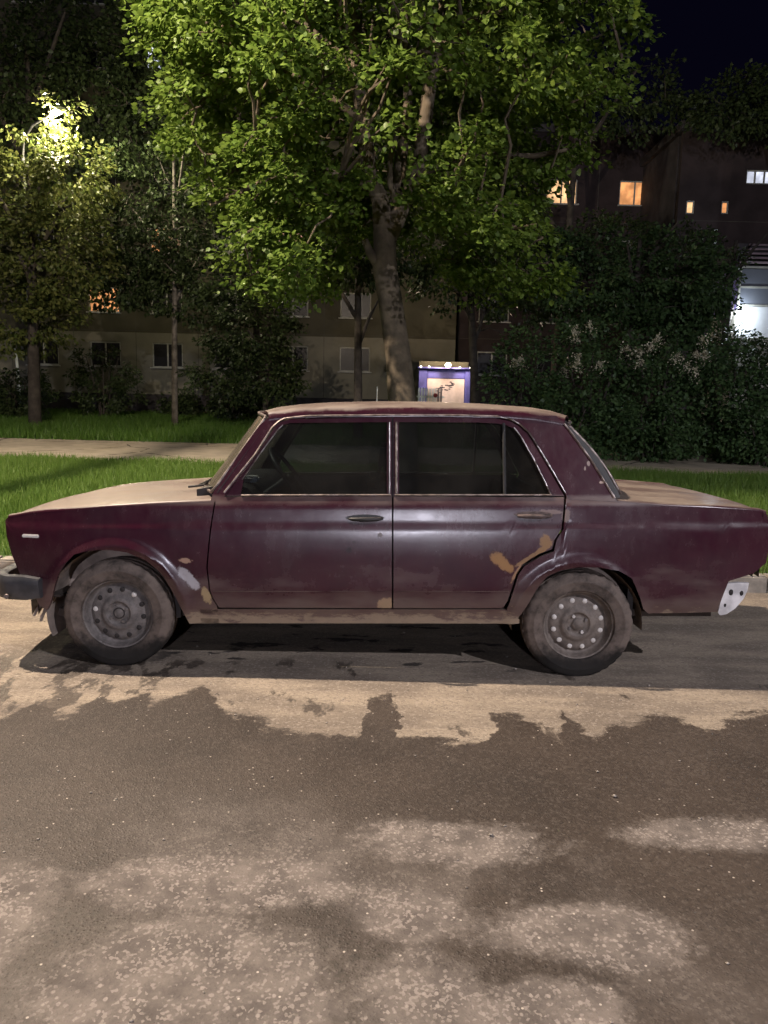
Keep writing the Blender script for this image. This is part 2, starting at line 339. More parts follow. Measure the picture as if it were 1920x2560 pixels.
class MB:
    def __init__(s): s.V = []; s.F = []
    def add(s, V, F):
        o = len(s.V); s.V += [tuple(v) for v in V]; s.F += [tuple(i + o for i in f) for f in F]; return s
    def box(s, x0, x1, y0, y1, z0, z1):
        return s.add([(x0, y0, z0), (x1, y0, z0), (x1, y1, z0), (x0, y1, z0), (x0, y0, z1), (x1, y0, z1), (x1, y1, z1), (x0, y1, z1)],
                     [(0, 3, 2, 1), (4, 5, 6, 7), (0, 1, 5, 4), (1, 2, 6, 5), (2, 3, 7, 6), (3, 0, 4, 7)])
    def bbox(s, x0, x1, y0, y1, z0, z1, b=.01):          # box with bevelled edges
        bm = bmesh.new(); bmesh.ops.create_cube(bm, size=1)
        for v in bm.verts: v.co = ((x0 + x1) / 2 + v.co.x * (x1 - x0), (y0 + y1) / 2 + v.co.y * (y1 - y0), (z0 + z1) / 2 + v.co.z * (z1 - z0))
        bmesh.ops.bevel(bm, geom=bm.edges[:], offset=b, segments=2, affect='EDGES')
        bm.verts.index_update(); s.add([v.co[:] for v in bm.verts], [[v.index for v in f.verts] for f in bm.faces]); bm.free(); return s
    def tube(s, P, rad, n=8, cap=True):
        P = [Vector(p) for p in P]
        if not hasattr(rad, '__len__'): rad = [rad] * len(P)
        up = Vector((.13, .21, .97)); V = []; F = []
        for i, p in enumerate(P):
            t = (P[min(i + 1, len(P) - 1)] - P[max(i - 1, 0)]).normalized()
            a = t.cross(up)
            if a.length < .2: a = t.cross(Vector((1, 0, 0)))
            a.normalize(); c = t.cross(a)
            for k in range(n):
                an = 2 * math.pi * k / n; V.append(p + (a * math.cos(an) + c * math.sin(an)) * rad[i])
        for i in range(len(P) - 1):
            for k in range(n): F.append((i * n + k, i * n + (k + 1) % n, (i + 1) * n + (k + 1) % n, (i + 1) * n + k))
        if cap: F += [tuple(range(n))[::-1], tuple((len(P) - 1) * n + k for k in range(n))]
        return s.add(V, F)
    def lathe(s, prof, n=48, axis='y', cap=False, rfun=None):  # prof: (r, h)
        V = []; F = []; m = len(prof)
        for k in range(n):
            an = 2 * math.pi * k / n; c, si = math.cos(an), math.sin(an)
            for j, (r, h) in enumerate(prof):
                if rfun: r = rfun(k, j, r)
                V.append((r * c, h, r * si) if axis == 'y' else (r * c, r * si, h))
        for k in range(n):
            for j in range(m - 1):
                a = k * m + j; b2 = ((k + 1) % n) * m + j
                F.append((a, a + 1, b2 + 1, b2))
        return s.add(V, F)
    def prism(s, poly, y0, y1):                            # polygon in (x, z) pushed along y
        n = len(poly); V = [(x, y0, z) for x, z in poly] + [(x, y1, z) for x, z in poly]
        return s.add(V, [tuple(range(n)), tuple(range(2 * n - 1, n - 1, -1))] + [(i, i + n, (i + 1) % n + n, (i + 1) % n) for i in range(n)])
    def build(s, name, mat, parent=None, smooth=35): return mesh(name, s.V, s.F, mat, parent, smooth)
    def map(s, fn): s.V = [fn(*v) for v in s.V]; return s

# ------------------------------------------------------------------ ground
def gz(y):
    return float(np.interp(y, [5.9, 6.2, 13.3, 17.4, 30, 36, 60, 400], [.115, .125, .22, .24, .34, .40, .40, .4]))
m = MB(); X = np.linspace(-60, 60, 2)
road = mesh('road', [(-300, -120, 0), (300, -120, 0), (300, 5.86, 0), (-300, 5.86, 0)], [(0, 1, 2, 3)], 'damp_asphalt'); tag(road, kind='structure')
ys = [5.98, 6.2, 8, 10, 13.3, 15, 17.4, 22, 30, 36, 60, 400]; xs = [-300, -40, -20, -10, 0, 10, 20, 40, 300]
g = mesh('ground', [(x, y, gz(y)) for y in ys for x in xs], [(j * 9 + i, j * 9 + i + 1, (j + 1) * 9 + i + 1, (j + 1) * 9 + i) for j in range(len(ys) - 1) for i in range(8)], 'lawn_soil', smooth=60); tag(g, kind='structure')
pe = [(x, 13.35 + .12 * math.sin(x * .7) + .05 * math.sin(x * 2.3), 18.5 + .15 * math.sin(x * .5 + 1)) for x in np.linspace(-40, 40, 81)]
rows = 6
V = []; F = []
for (x, a, c) in pe:
    for j in range(rows): y = a + (c - a) * j / (rows - 1); V.append((x, y, gz(y) + .015))
for i in range(len(pe) - 1):
    for j in range(rows - 1): F.append((i * rows + j, (i + 1) * rows + j, (i + 1) * rows + j + 1, i * rows + j + 1))
tag(mesh('footpath', V, F, 'path_asphalt', smooth=60), kind='structure')
kerb = empty('kerb', (0, 5.84, 0)); tag(kerb, kind='structure')
ksrc = None
for i in range(14):
    x = -7 + i * 1.0
    if ksrc is None:
        o = MB().bbox(.004, .996, 0, .15, -.2, .13, .014).build('kerb_stone', 'kerb_concrete', kerb); ksrc = o
    else: o = link(ksrc.copy(), kerb)
    o.location = (x, random.uniform(-.008, .008), random.uniform(-.006, .004)); o.rotation_euler = (random.uniform(-.01, .01), random.uniform(-.004, .004), random.uniform(-.006, .006))

def blades(name, n, x0, x1, y0, y1, h0, h1, wd, mat, reject=None, label=None):
    # more blades close to the camera, within the wedge that the lawn shows
    x = RNG.uniform(x0, x1, n); y = RNG.uniform(y0, y1, n)
    keep = (np.abs(x) < y * .56 + 1.2) | (RNG.random(n) < .45)
    if reject is not None: keep &= ~reject(x, y)
    x, y = x[keep], y[keep]; n = len(x)
    clump = .6 + .5 * np.sin(x * 2.1 + 1.3 * np.sin(y * 1.7)) * np.sin(y * 2.6 + x)
    h = RNG.uniform(h0, h1, n) * (.75 + .45 * clump); a = RNG.uniform(0, 2 * np.pi, n); ln = RNG.uniform(.15, .75, n) * h
    z = np.interp(y, [5.9, 6.2, 13.3, 17.4, 30, 36, 60, 400], [.115, .125, .22, .24, .34, .40, .40, .4])
    ca, sa = np.cos(a), np.sin(a); b = RNG.uniform(0, 2 * np.pi, n); wv = wd * RNG.uniform(.7, 1.4, n)
    V = np.empty((n, 3, 3), np.float32)
    V[:, 0] = np.stack([x - ca * wv, y - sa * wv, z - .01], 1); V[:, 1] = np.stack([x + ca * wv, y + sa * wv, z - .01], 1)
    V[:, 2] = np.stack([x + np.cos(b) * ln, y + np.sin(b) * ln, z + h], 1)
    o = fast(name, V.reshape(-1, 3), np.arange(3 * n).reshape(-1, 3), mat)
    return tag(o, label, 'grass', kind='stuff')
inpath = lambda x, y: (y > 13.45 + .12 * np.sin(x * .7)) & (y < 18.4)
blades('grass', 300000, -12, 12, 6.0, 13.6, .06, .15, .006, 'grass_blades', inpath, 'bright green lawn grass between kerb and footpath')
blades('grass', 170000, -24, 22, 17.0, 37, .10, .24, .014, 'grass_blades_far', inpath, 'dark green grass beyond the footpath, in front of the apartment blocks')

n = 260; gx = RNG.uniform(-2.2, 2.2, n); gy = RNG.uniform(1.5, 5.7, n) ; gs = RNG.uniform(.0022, .0065, n) * np.where(RNG.random(n) < .08, 1.8, 1)
ico = np.array([(0, 0, 1), (.89, 0, .45), (.28, .85, .45), (-.72, .53, .45), (-.72, -.53, .45), (.28, -.85, .45), (0, 0, -.4)]); icf = [(0, 1, 2), (0, 2, 3), (0, 3, 4), (0, 4, 5), (0, 5, 1), (6, 2, 1), (6, 3, 2), (6, 4, 3), (6, 5, 4), (6, 1, 5)]
V = (ico[None] * RNG.uniform(.6, 1.3, (n, 7, 1)) * gs[:, None, None] * np.array((1.2, 1, .7)) + np.stack([gx, gy, gs * .25], 1)[:, None]).reshape(-1, 3)
F = (np.array(icf)[None] + (np.arange(n) * 7)[:, None, None]).reshape(-1, 3)
simple('grit_stone', (.34, .30, .26), .9, .4, 60)
tag(fast('grit', V, F, 'grit_stone'), 'small loose stones scattered over the road', 'grit', kind='stuff')

# ------------------------------------------------------------------ the car (front points to -x, side towards the road at -y)
CARX, CARY = -.1816, 3.897 + .80
car = empty('parked_car', (CARX, CARY, 0)); tag(car, 'dusty maroon four-door saloon with rusty patches parked along the kerb', 'car')
RAKE = R(1.3); cr, sr = math.cos(RAKE), math.sin(RAKE)
LEAN = .018
def bw(x, y, z):
    z -= LEAN * (y + .8)
    if x > 1.70: x += (x - 1.70) / .48 * .034
    if x < -1.45: x -= (-1.45 - x) / .31 * .034
    return (x * cr - z * sr, y, x * sr + z * cr)     # body frame -> car frame (nose sits low)
ZI = [(0, .06), (.25, .035), (.30, .028), (.355, .012), (.43, .004), (.445, .0), (.55, 0), (.62, .001), (.66, .003), (.72, .009), (.774, .017), (.784, .024), (.80, .027), (.875, .041), (.892, .046), (.905, .054), (.93, .066), (.96, .075), (1.33, .19), (1.45, .215)]
ZA, IA = zip(*ZI)
def hw(x, z):
    p = 0
    if x < -1.30: p = .070 * ((-x - 1.30) / .46) ** 2.2
    if x > 1.60: p = .060 * ((x - 1.60) / .58) ** 2.2
    fl = 0
    for (cx, cz, r0) in ((-1.206, .3075, .372), (1.218, .2438, .350)):
        r = math.hypot(x - cx, z - cz)
        if z > cz - .06: fl += .016 * max(0, 1 - abs(r - r0) / .048) ** 1.2
    return .80 - float(np.interp(z, ZA, IA)) - p + fl
def chain(pts):
    px, pz = zip(*pts); return lambda x: float(np.interp(x, px, pz))
def shell(G, th, name, mat, side, parent, deep=0.0):
    # G[i][j] = (x, z); gives a sheet on the body side with thickness th, edges closed
    nu, nv = len(G), len(G[0]); V = []; F = []
    for k in (0, 1):
        for i in range(nu):
            for j in range(nv):
                x, z = G[i][j]; y = hw(x, z) - deep - k * th
                V.append(bw(x, side * y, z))
    N = nu * nv; ix = lambda k, i, j: k * N + i * nv + j
    for i in range(nu - 1):
        for j in range(nv - 1):
            F.append((ix(0, i, j), ix(0, i + 1, j), ix(0, i + 1, j + 1), ix(0, i, j + 1))); F.append((ix(1, i, j), ix(1, i, j + 1), ix(1, i + 1, j + 1), ix(1, i + 1, j)))
    bd = [(i, 0) for i in range(nu)] + [(nu - 1, j) for j in range(1, nv)] + [(i, nv - 1) for i in range(nu - 2, -1, -1)] + [(0, j) for j in range(nv - 2, 0, -1)]
    for a, c in zip(bd, bd[1:] + bd[:1]): F.append((ix(0, *a), ix(1, *a), ix(1, *c), ix(0, *c)))
    if side > 0: F = [f[::-1] for f in F]
    return mesh(name, V, F, mat, parent, 32)
def cols(xs_key, lo, hi, step=.03):
    xs = sorted(set([lo, hi] + [x for x in xs_key if lo < x < hi])); out = []
    for a, c in zip(xs, xs[1:]):
        n = max(1, int(math.ceil((c - a) / step))); out += [a + (c - a) * k / n for k in range(n)]
    return out + [hi]
def panel(name, up, low, side, xl=None, xr=None, nv=26, th=.018, mat='maroon_paint', fall=.12, parent=None):
    U, Lw = chain(up), chain(low); lo, hi = up[0][0], up[-1][0]
    xs = cols([p[0] for p in up] + [p[0] for p in low], lo, hi); G = []
    for x in xs:
        row = []
        for j in range(nv):
            z = Lw(x) + (U(x) - Lw(x)) * j / (nv - 1); xx = x
            if xl: xx += (xl(z) - lo) * max(0, 1 - (x - lo) / fall)
            if xr: xx += (xr(z) - hi) * max(0, 1 - (hi - x) / fall)
            row.append((xx, z))
        G.append(row)
    return shell(G, th, name, mat, side, parent or car)
def zc(pts):
    pts = sorted(pts, key=lambda p: p[1]); return lambda z: float(np.interp(z, [p[1] for p in pts], [p[0] for p in pts]))
DF = [(-.675, .93), (-.675, .904), (-.694, .775), (-.707, .654), (-.717, .568), (-.706, .431), (-.690, .39), (-.668, .353)]
dfx = zc(DF); GAP = .0036
rgu = [(1.069, .657), (1.084, .71), (1.121, .769), (1.132, .872), (1.140, .935)]
FENDTOP = [(-1.76, .800), (-1.747, .815), (-1.617, .843), (-1.454, .860), (-1.206, .877), (-.961, .892), (-.66, .904)]
QTOP = [(1.14, .917), (1.412, .904), (1.638, .885), (1.885, .873), (2.147, .851)]
for sd in (-1, 1):
    panel('front_fender', FENDTOP[:-1] + [(-.70, .903)],
          [(-1.76, .79), (-1.749, .718), (-1.724, .619), (-1.686, .519), (-1.635, .449), (-1.603, .362), (-1.562, .33), (-1.54, .37), (-1.51, .466), (-1.485, .53), (-1.451, .585), (-1.397, .637), (-1.34, .652), (-1.274, .660), (-1.2, .657), (-1.126, .646), (-1.03, .603), (-.98, .56), (-.942, .519), (-.89, .414), (-.845, .308), (-.826, .263), (-.70, .258)],
          sd, xr=lambda z: dfx(z) - GAP)
    fd = panel('front_door', [(-.70, .928), (.242, .931)], [(-.70, .349), (.242, .346)], sd, xl=lambda z: dfx(z) + GAP)
    rd = panel('rear_door', [(.250, .931), (1.06, .925)], [(.250, .346), (.80, .346), (.825, .35), (.845, .385), (.868, .465), (.887, .535), (.92, .585), (1.0, .640), (1.06, .662)], sd, xr=lambda z: zc(rgu)(z) - GAP)
    panel('rear_quarter', [(.838, .318), (.858, .38), (.879, .46), (.899, .53), (.929, .575), (1.014, .626), (1.078, .65), (1.091, .71), (1.128, .769), (1.139, .872), (1.146, .917), (1.412, .904), (1.638, .885), (1.885, .873), (2.147, .851), (2.176, .83), (2.180, .80)],
          [(.838, .285), (.90, .285), (.921, .309), (.961, .382), (.999, .46), (1.045, .52), (1.111, .552), (1.201, .569), (1.316, .569), (1.415, .552), (1.484, .511), (1.532, .408), (1.553, .346), (1.588, .317), (1.94, .32), (1.954, .399), (1.979, .49), (2.108, .528), (2.17, .58), (2.180, .645)], sd)
    panel('sill', [(-.824, .338), (.836, .338), (.915, .280)], [(-.824, .258), (.836, .258), (.915, .258)], sd, nv=8, th=.05)
    # pillars
    def zpanel(name, XL, XR, z0, z1, n=26, mcol=8, th=.02, mat='maroon_paint'):
        G = []
        for i in range(mcol + 1):
            G.append([(XL(z) + (XR(z) - XL(z)) * i / mcol, z) for z in np.linspace(z0, z1, n)])
        return shell(G, th, name, mat, sd, car)
    zpanel('rear_pillar', zc([(1.149, .905), (1.148, .935), (1.052, 1.111), (.964, 1.259), (.912, 1.30), (.86, 1.333), (.80, 1.345)]), zc([(1.412, .905), (1.395, .93), (1.285, 1.112), (1.175, 1.268), (1.145, 1.308), (1.11, 1.345)]), .905, 1.345)
    zpanel('front_pillar', zc([(-.70, .905), (-.688, .953), (-.655, .993), (-.545, 1.17), (-.455, 1.297), (-.40, 1.345)]), zc([(-.665, .905), (-.627, .93), (-.477, 1.134), (-.379, 1.29), (-.345, 1.32), (-.30, 1.345)]), .905, 1.345)
    zpanel('rear_window_seal', zc([(1.40, .925), (1.396, .93), (1.286, 1.112), (1.176, 1.268), (1.148, 1.306)]), zc([(1.425, .925), (1.422, .945), (1.326, 1.12), (1.23, 1.232), (1.16, 1.306)]), .925, 1.306, mcol=3, th=.03, mat='black_plastic')
    # door window frames
    def ring(outer, inner, name, parent, th=.024, deep=.004, mat='maroon_paint'):
        o2, i2 = [], []
        n = len(outer)
        for a in range(n):
            b2 = (a + 1) % n
            for k in range(6):
                f = k / 6; o2.append((outer[a][0] * (1 - f) + outer[b2][0] * f, outer[a][1] * (1 - f) + outer[b2][1] * f)); i2.append((inner[a][0] * (1 - f) + inner[b2][0] * f, inner[a][1] * (1 - f) + inner[b2][1] * f))
        N = len(o2); V = []; F = []
        for k in (0, 1):
            for P in (o2, i2):
                for (x, z) in P: V.append(bw(x, sd * (hw(x, z) - deep - k * th), z))
        for i in range(N):
            j = (i + 1) % N
            F += [(i, j, N + j, N + i), (2 * N + i, 3 * N + i, 3 * N + j, 2 * N + j), (i, 2 * N + i, 2 * N + j, j), (N + i, N + j, 3 * N + j, 3 * N + i)]
        return mesh(name, V, F, mat, parent, 32), i2
    fo = [(-.621, .932), (-.58, .990), (-.474, 1.134), (-.376, 1.287), (-.345, 1.313), (-.30, 1.328), (.242, 1.337), (.242, .932)]
    fi = [(-.545, .940), (-.532, 1.02), (-.450, 1.145), (-.360, 1.272), (-.333, 1.297), (-.292, 1.308), (.216, 1.312), (.216, .940)]
    ring(fo, fi, 'window_frame', fd)
    ro = [(.250, .932), (.250, 1.337), (.70, 1.336), (.80, 1.330), (.86, 1.318), (.905, 1.297), (.958, 1.252), (1.046, 1.103), (1.138, .932)]
    ri = [(.279, .940), (.279, 1.312), (.70, 1.310), (.80, 1.305), (.846, 1.296), (.882, 1.280), (.918, 1.235), (.992, 1.10), (1.066, .940)]
    ring(ro, ri, 'window_frame', rd)
    def strip(pts, w_, name, mat, parent, deep=-.004, th=.008, n=40):
        # a slim moulding lying on the body side along a line of (x, z)
        d = [0]
        for a, c in zip(pts, pts[1:]): d.append(d[-1] + math.dist(a, c))
        P = [(float(np.interp(t, d, [p[0] for p in pts])), float(np.interp(t, d, [p[1] for p in pts]))) for t in np.linspace(0, d[-1], n)]
        M = MB(); M.tube([bw(x, sd * (hw(x, z) - deep), z) for x, z in P], w_, 6)
        return M.build(name, mat, parent, 60)
    strip([(-.63, .95), (-.474, 1.146), (-.385, 1.29), (-.335, 1.33), (-.2, 1.345), (.2, 1.349), (.6, 1.348), (.80, 1.342)], .0055, 'roof_gutter', 'dusty_chrome', car, n=60)
    strip([(.80, 1.342), (.868, 1.328), (.918, 1.300), (.966, 1.255), (1.052, 1.108), (1.144, .945)], .005, 'door_edge_trim', 'chrome_trim', car)
    strip([(1.396, .925), (1.286, 1.112), (1.176, 1.268), (1.15, 1.304)], .006, 'rear_window_moulding', 'dusty_chrome', car)
    strip([(.885, 1.284), (.920, 1.236), (.994, 1.10), (1.066, .945)], .004, 'glass_trim', 'chrome_trim', rd, deep=0)
    strip([(-.540, 1.016), (-.450, 1.147), (-.360, 1.272), (-.333, 1.298)], .004, 'glass_trim', 'chrome_trim', fd, deep=0)
    strip([(-.54, .936), (.236, .938)], .005, 'belt_trim', 'dusty_chrome', fd, deep=-.003); strip([(.256, .938), (1.07, .938)], .005, 'belt_trim', 'dusty_chrome', rd, deep=-.003)
    strip([(.229, .945), (.229, 1.312)], .0055, 'pillar_trim', 'chrome_trim', fd, deep=-.001); strip([(.266, .945), (.266, 1.312)], .0065, 'pillar_trim', 'dusty_chrome', rd, deep=-.001)
    strip([(-.69, .438), (.236, .438)], .0022, 'door_crease', 'maroon_paint', fd, deep=-.0005); strip([(.256, .438), (.85, .438)], .0022, 'door_crease', 'maroon_paint', rd, deep=-.0005)
    # glass
    def pane(poly, name, parent, deep=.016):
        M = MB(); n = len(poly); V = []
        for k in (0, 1):
            for (x, z) in poly: V.append(bw(x, sd * (hw(x, z) - deep - k * .004), z))
        return mesh(name, V, [tuple(range(n)), tuple(range(2 * n - 1, n - 1, -1))] + [(i, i + n, (i + 1) % n + n, (i + 1) % n) for i in range(n)], 'car_glass', parent)
    pane([(-.548, .936), (-.536, 1.02), (-.452, 1.148), (-.362, 1.276), (-.333, 1.301), (-.29, 1.313), (.220, 1.316), (.220, .936)], 'door_glass', fd)
    pane([(.276, .936), (.276, 1.316), (.70, 1.314), (.822, 1.306), (.818, .936)], 'door_glass', rd)
    pane([(.838, .936), (.842, 1.302), (.886, 1.284), (.922, 1.237), (.996, 1.10), (1.070, .936)], 'quarter_glass', rd)
    strip([(.829, .94), (.832, 1.306)], .009, 'window_divider', 'black_rubber', rd, deep=.008)
    # handles, lock, repeater
    for (x0, x1, z0, dr) in ((.000, .205, .822, fd), (.872, 1.078, .838, rd)):
        xm = (x0 + x1) / 2
        y0 = sd * hw(xm, z0)
        M = MB()
        for k in range(25):
            pass
        P = [(x0 + (x1 - x0) * t, z0 + .018 * math.sin(math.pi * t) ** .5) for t in np.linspace(0, 1, 13)] + [(x1 - (x1 - x0) * t, z0 - .012 * math.sin(math.pi * t) ** .5) for t in np.linspace(0, 1, 13)][1:-1]
        n = len(P); V = [bw(x, sd * (hw(x, z) + .003), z) for x, z in P] + [bw(x, sd * (hw(x, z) - .01), z) for x, z in P]
        esc = mesh('door_handle', V, [tuple(range(n))[::-sd], tuple(range(n, 2 * n))[::sd]] + [(i, i + n, (i + 1) % n + n, (i + 1) % n) for i in range(n)], 'black_plastic' if dr is fd else 'handle_dusty', dr)
        M = MB(); M.tube([bw(x0 + .02 + (x1 - x0 - .03) * t, sd * (hw(xm, z0) + .006 + .022 * math.sin(math.pi * t) ** .5), z0 - .004) for t in np.linspace(0, 1, 15)], [.006 + .006 * math.sin(math.pi * t) ** .6 for t in np.linspace(0, 1, 15)], 8)
        M.build('pull_bar', 'black_plastic' if dr is fd else 'handle_dusty', esc, 50)
        M = MB(); M.tube([bw(x0 + .075 + .11 * t, sd * (hw(xm, z0) + .029), z0 + .005) for t in np.linspace(0, 1, 5)], .003, 6); M.build('bar_trim', 'chrome_trim', esc, 50)
    M = MB(); M.lathe([(.0, -.004), (.005, -.004), (.006, -.006), (.011, -.006), (.012, 0)], 20); p = bw(.181, sd * hw(.181, .735), .735)
    if sd < 0:
        M.map(lambda x, y, z: (x + p[0], y + p[1], z + p[2])); M.build('door_lock', 'chrome_trim', fd, 50)
    M = MB(); y0 = hw(-1.62, .723)
    M.bbox(-1.664, -1.578, min(sd * (y0 - .01), sd * (y0 + .008)), max(sd * (y0 - .01), sd * (y0 + .008)), .716, .734, .004); M.map(lambda x, y, z: bw(x, y + sd * (hw(x, z) - y0) if True else y, z)); M.build('side_repeater', 'lamp_glass_clear', car, 40)

# roof, bonnet, boot lid, glass front and rear
cz_ = chain([(-.53, 1.338), (-.51, 1.352), (-.473, 1.372), (-.394, 1.396), (-.262, 1.411), (-.088, 1.422), (.175, 1.427), (.488, 1.425), (.754, 1.414), (1.014, 1.395), (1.12, 1.378), (1.192, 1.354), (1.24, 1.326), (1.285, 1.285)])
gut = chain([(-.46, 1.318), (-.40, 1.332), (-.324, 1.342), (-.1, 1.350), (.5, 1.352), (.85, 1.345), (1.0, 1.333), (1.15, 1.306), (1.2, 1.29)])
def loft(fn, nu, nv, name, mat, parent, th=.015, sm=40):
    V = []; F = []
    for k in (0, 1):
        for i in range(nu + 1):
            for j in range(nv + 1):
                x, y, z = fn(i / nu, j / nv * 2 - 1); V.append(bw(x, y, z - k * th))
    N = (nu + 1) * (nv + 1); ix = lambda k, i, j: k * N + i * (nv + 1) + j
    for i in range(nu):
        for j in range(nv):
            F.append((ix(0, i, j), ix(0, i + 1, j), ix(0, i + 1, j + 1), ix(0, i, j + 1))); F.append((ix(1, i, j), ix(1, i, j + 1), ix(1, i + 1, j + 1), ix(1, i + 1, j)))
    bd = [(i, 0) for i in range(nu + 1)] + [(nu, j) for j in range(1, nv + 1)] + [(i, nv) for i in range(nu - 1, -1, -1)] + [(0, j) for j in range(nv - 1, 0, -1)]
    for a, c in zip(bd, bd[1:] + bd[:1]): F.append((ix(0, *a), ix(1, *a), ix(1, *c), ix(0, *c)))
    return mesh(name, V, F, mat, parent, sm)
def sup(t, p): return max(0, 1 - abs(t) ** p) ** (1 / p)
def roof_fn(s, t):
    s = .5 - .5 * math.cos(math.pi * s)
    t2 = math.copysign(abs(t) ** .55, t)            # finer towards the gutter
    bul = 1 - t2 * t2
    x = (-.405 - .115 * bul) * (1 - s) + (1.150 + .125 * bul) * s
    g0 = gut(min(max(x, -.405), 1.15)); h = cz_(x) - g0
    yy = .612 * t2
    fr = math.copysign(1, t2) * (hw(x, g0 + .01) + .006) * abs(t2)
    return x, fr, g0 + h * sup(t2, 3.2)
loft(roof_fn, 44, 40, 'roof', 'maroon_paint', car, .012, 45)
ft = chain(FENDTOP)
def hood_fn(s, t):
    xs_ = -1.748; x = (xs_ - .055 * (1 - t * t)) * (1 - s) + (-.79 - .085 * (1 - t * t)) * s
    e = ft(max(x, -1.74)); yw = hw(max(x, -1.74), e) - .036
    return x, yw * t, e + .010 + .026 * (1 - abs(t) ** 3.5) * min(1, .25 + s * 2.2) - .018 * max(0, 1 - s / .05)
loft(hood_fn, 40, 26, 'bonnet', 'maroon_paint', car, .02, 40)
M = MB()
for sd in (-1, 1):
    strip_pts = [bw(x, sd * (hw(x, ft(x)) - .018), ft(x) - .004) for x in np.linspace(-1.74, -.68, 30)]
    M2 = MB().tube(strip_pts, .019, 8); M2.build('fender_ledge', 'maroon_paint', car, 60)
qt = chain(QTOP + [(2.18, .83)])
def boot_fn(s, t):
    x = (1.46 + .085 * (1 - t * t)) * (1 - s) + (2.168 + .02 * (1 - t * t)) * s
    e = qt(min(x, 2.165)); yw = hw(min(x, 2.165), e) - .030
    return x, yw * t, e + .006 + .010 * (1 - abs(t) ** 4) - .012 * max(0, (s - .93) / .07)
loft(boot_fn, 30, 24, 'boot_lid', 'maroon_paint', car, .02, 40)
for sd in (-1, 1):
    MB().tube([bw(x, sd * (hw(x, qt(x)) - .016), qt(x) - .003) for x in np.linspace(1.16, 2.165, 30)], .017, 8).build('quarter_ledge', 'maroon_paint', car, 60)
def cowl_fn(s, t):
    x = (-.795 - .085 * (1 - t * t)) * (1 - s) + (-.66 - .06 * (1 - t * t)) * s
    return x, (hw(-.72, .90) - .012) * t, .906 + .030 * (1 - abs(t) ** 3) + .012 * s
loft(cowl_fn, 6, 20, 'cowl', 'maroon_paint', car, .02)
def deck_fn(s, t):
    x = (1.36 + .06 * (1 - t * t)) * (1 - s) + (1.462 + .082 * (1 - t * t)) * s
    return x, (hw(1.4, .905) - .012) * t, .914 + .014 * (1 - abs(t) ** 3) - .004 * s
loft(deck_fn, 6, 20, 'rear_deck', 'maroon_paint', car, .02)
def ws_fn(s, t):
    bul = 1 - abs(t) ** 2.2
    x = (-.690 - .150 * bul) * (1 - s) + (-.415 - .112 * bul) * s
    z = (.945 + .005 * bul) * (1 - s) + (1.338 + .022 * bul) * s
    return x, (hw(x if x > -.7 else -.7, z) - .014) * t, z
loft(ws_fn, 14, 28, 'windscreen', 'windscreen_glass', car, .004, 60)
def rw_fn(s, t):
    bul = 1 - abs(t) ** 2.2
    x = (1.424 + .080 * bul) * (1 - s) + (1.160 + .115 * bul) * s
    x += (1 - bul) * .028 * math.sin(math.pi * s)
    z = (.940 + .006 * bul) * (1 - s) + (1.300 + .004 * bul) * s
    return x, (hw(1.3, z) - .016) * t, z
loft(rw_fn, 14, 28, 'rear_window', 'windscreen_glass', car, .004, 60)
for nm, fn, dx in (('windscreen_trim', ws_fn, -.006), ('rear_window_trim', rw_fn, .006)):
    P = [fn(s, -1) for s in np.linspace(.96, .06, 16)] + [fn(.0, t) for t in np.linspace(-.97, .97, 40)] + [fn(s, 1) for s in np.linspace(.06, .96, 16)] + [fn(1.0, t) for t in np.linspace(.97, -.97, 40)] + [fn(.96, -1)]
    P = [bw(x + dx, y * 1.004, z + .004) for x, y, z in P]
    MB().tube(P, .0085, 8).build(nm, 'dusty_chrome', car, 60)
    P = [fn(s, -1.0) for s in np.linspace(1, 0, 20)]; P2 = [fn(s, 1.0) for s in np.linspace(1, 0, 20)]
    off = .022
    for Q in ((P, P2) if dx < 0 else ()): MB().tube([bw(x + off, y * 1.008, z) for x, y, z in Q], .009, 8).build('pillar_seal', 'black_rubber', car, 60)
# wipers resting on the glass
for y0 in (-.42, .12):
    P = [bw(-.86 - .0 + .012, y0, .953), bw(-.79, y0 + .2, .985), bw(-.765, y0 + .42, 1.0)]
    MB().tube(P, .006, 6).build('wiper', 'black_plastic', car, 60)
MB().tube([bw(-.90, -.40, .948), bw(-.80, -.42, .96), bw(-.775, -.46, .985)], .007, 6).build('wiper_arm', 'black_plastic', car, 60)
# front and tail panels
def endp(name, x0, xc, z0, z1, mat, wd):
    V = []; F = []; n = 16
    for k in (0, 1):
        for i in range(n + 1):
            t = i / n * 2 - 1
            for z in (z0, z1): V.append(bw(x0 + (xc - x0) * (1 - t * t) + k * (.03 if xc < x0 else -.03), wd * t, z))
    N = 2 * (n + 1)
    for k in (0, 1):
        for i in range(n): a = k * N + 2 * i; F.append((a, a + 2, a + 3, a + 1) if k == 0 else (a, a + 1, a + 3, a + 2))
    return mesh(name, V, F, mat, car, 40)
endp('front_panel', -1.695, -1.76, .42, .815, 'maroon_paint', .715); endp('grille', -1.745, -1.775, .56, .79, 'black_plastic', .40)
endp('front_valance', -1.64, -1.745, .30, .50, 'maroon_paint', .76)
endp('tail_panel', 2.150, 2.185, .50, .845, 'maroon_paint', .72)
endp('rear_valance', 1.96, 2.0, .32, .52, 'underbody', .74)
for sd in (-1, 1):
    M = MB().bbox(-1.752, -1.70, min(sd * .43, sd * .69), max(sd * .43, sd * .69), .60, .78, .012); M.map(bw); M.build('headlight', 'lamp_glass_clear', car)
    M = MB().bbox(2.16, 2.192, min(sd * .46, sd * .70), max(sd * .46, sd * .70), .60, .80, .012); M.map(bw); M.build('tail_light', 'lamp_glass_red', car)
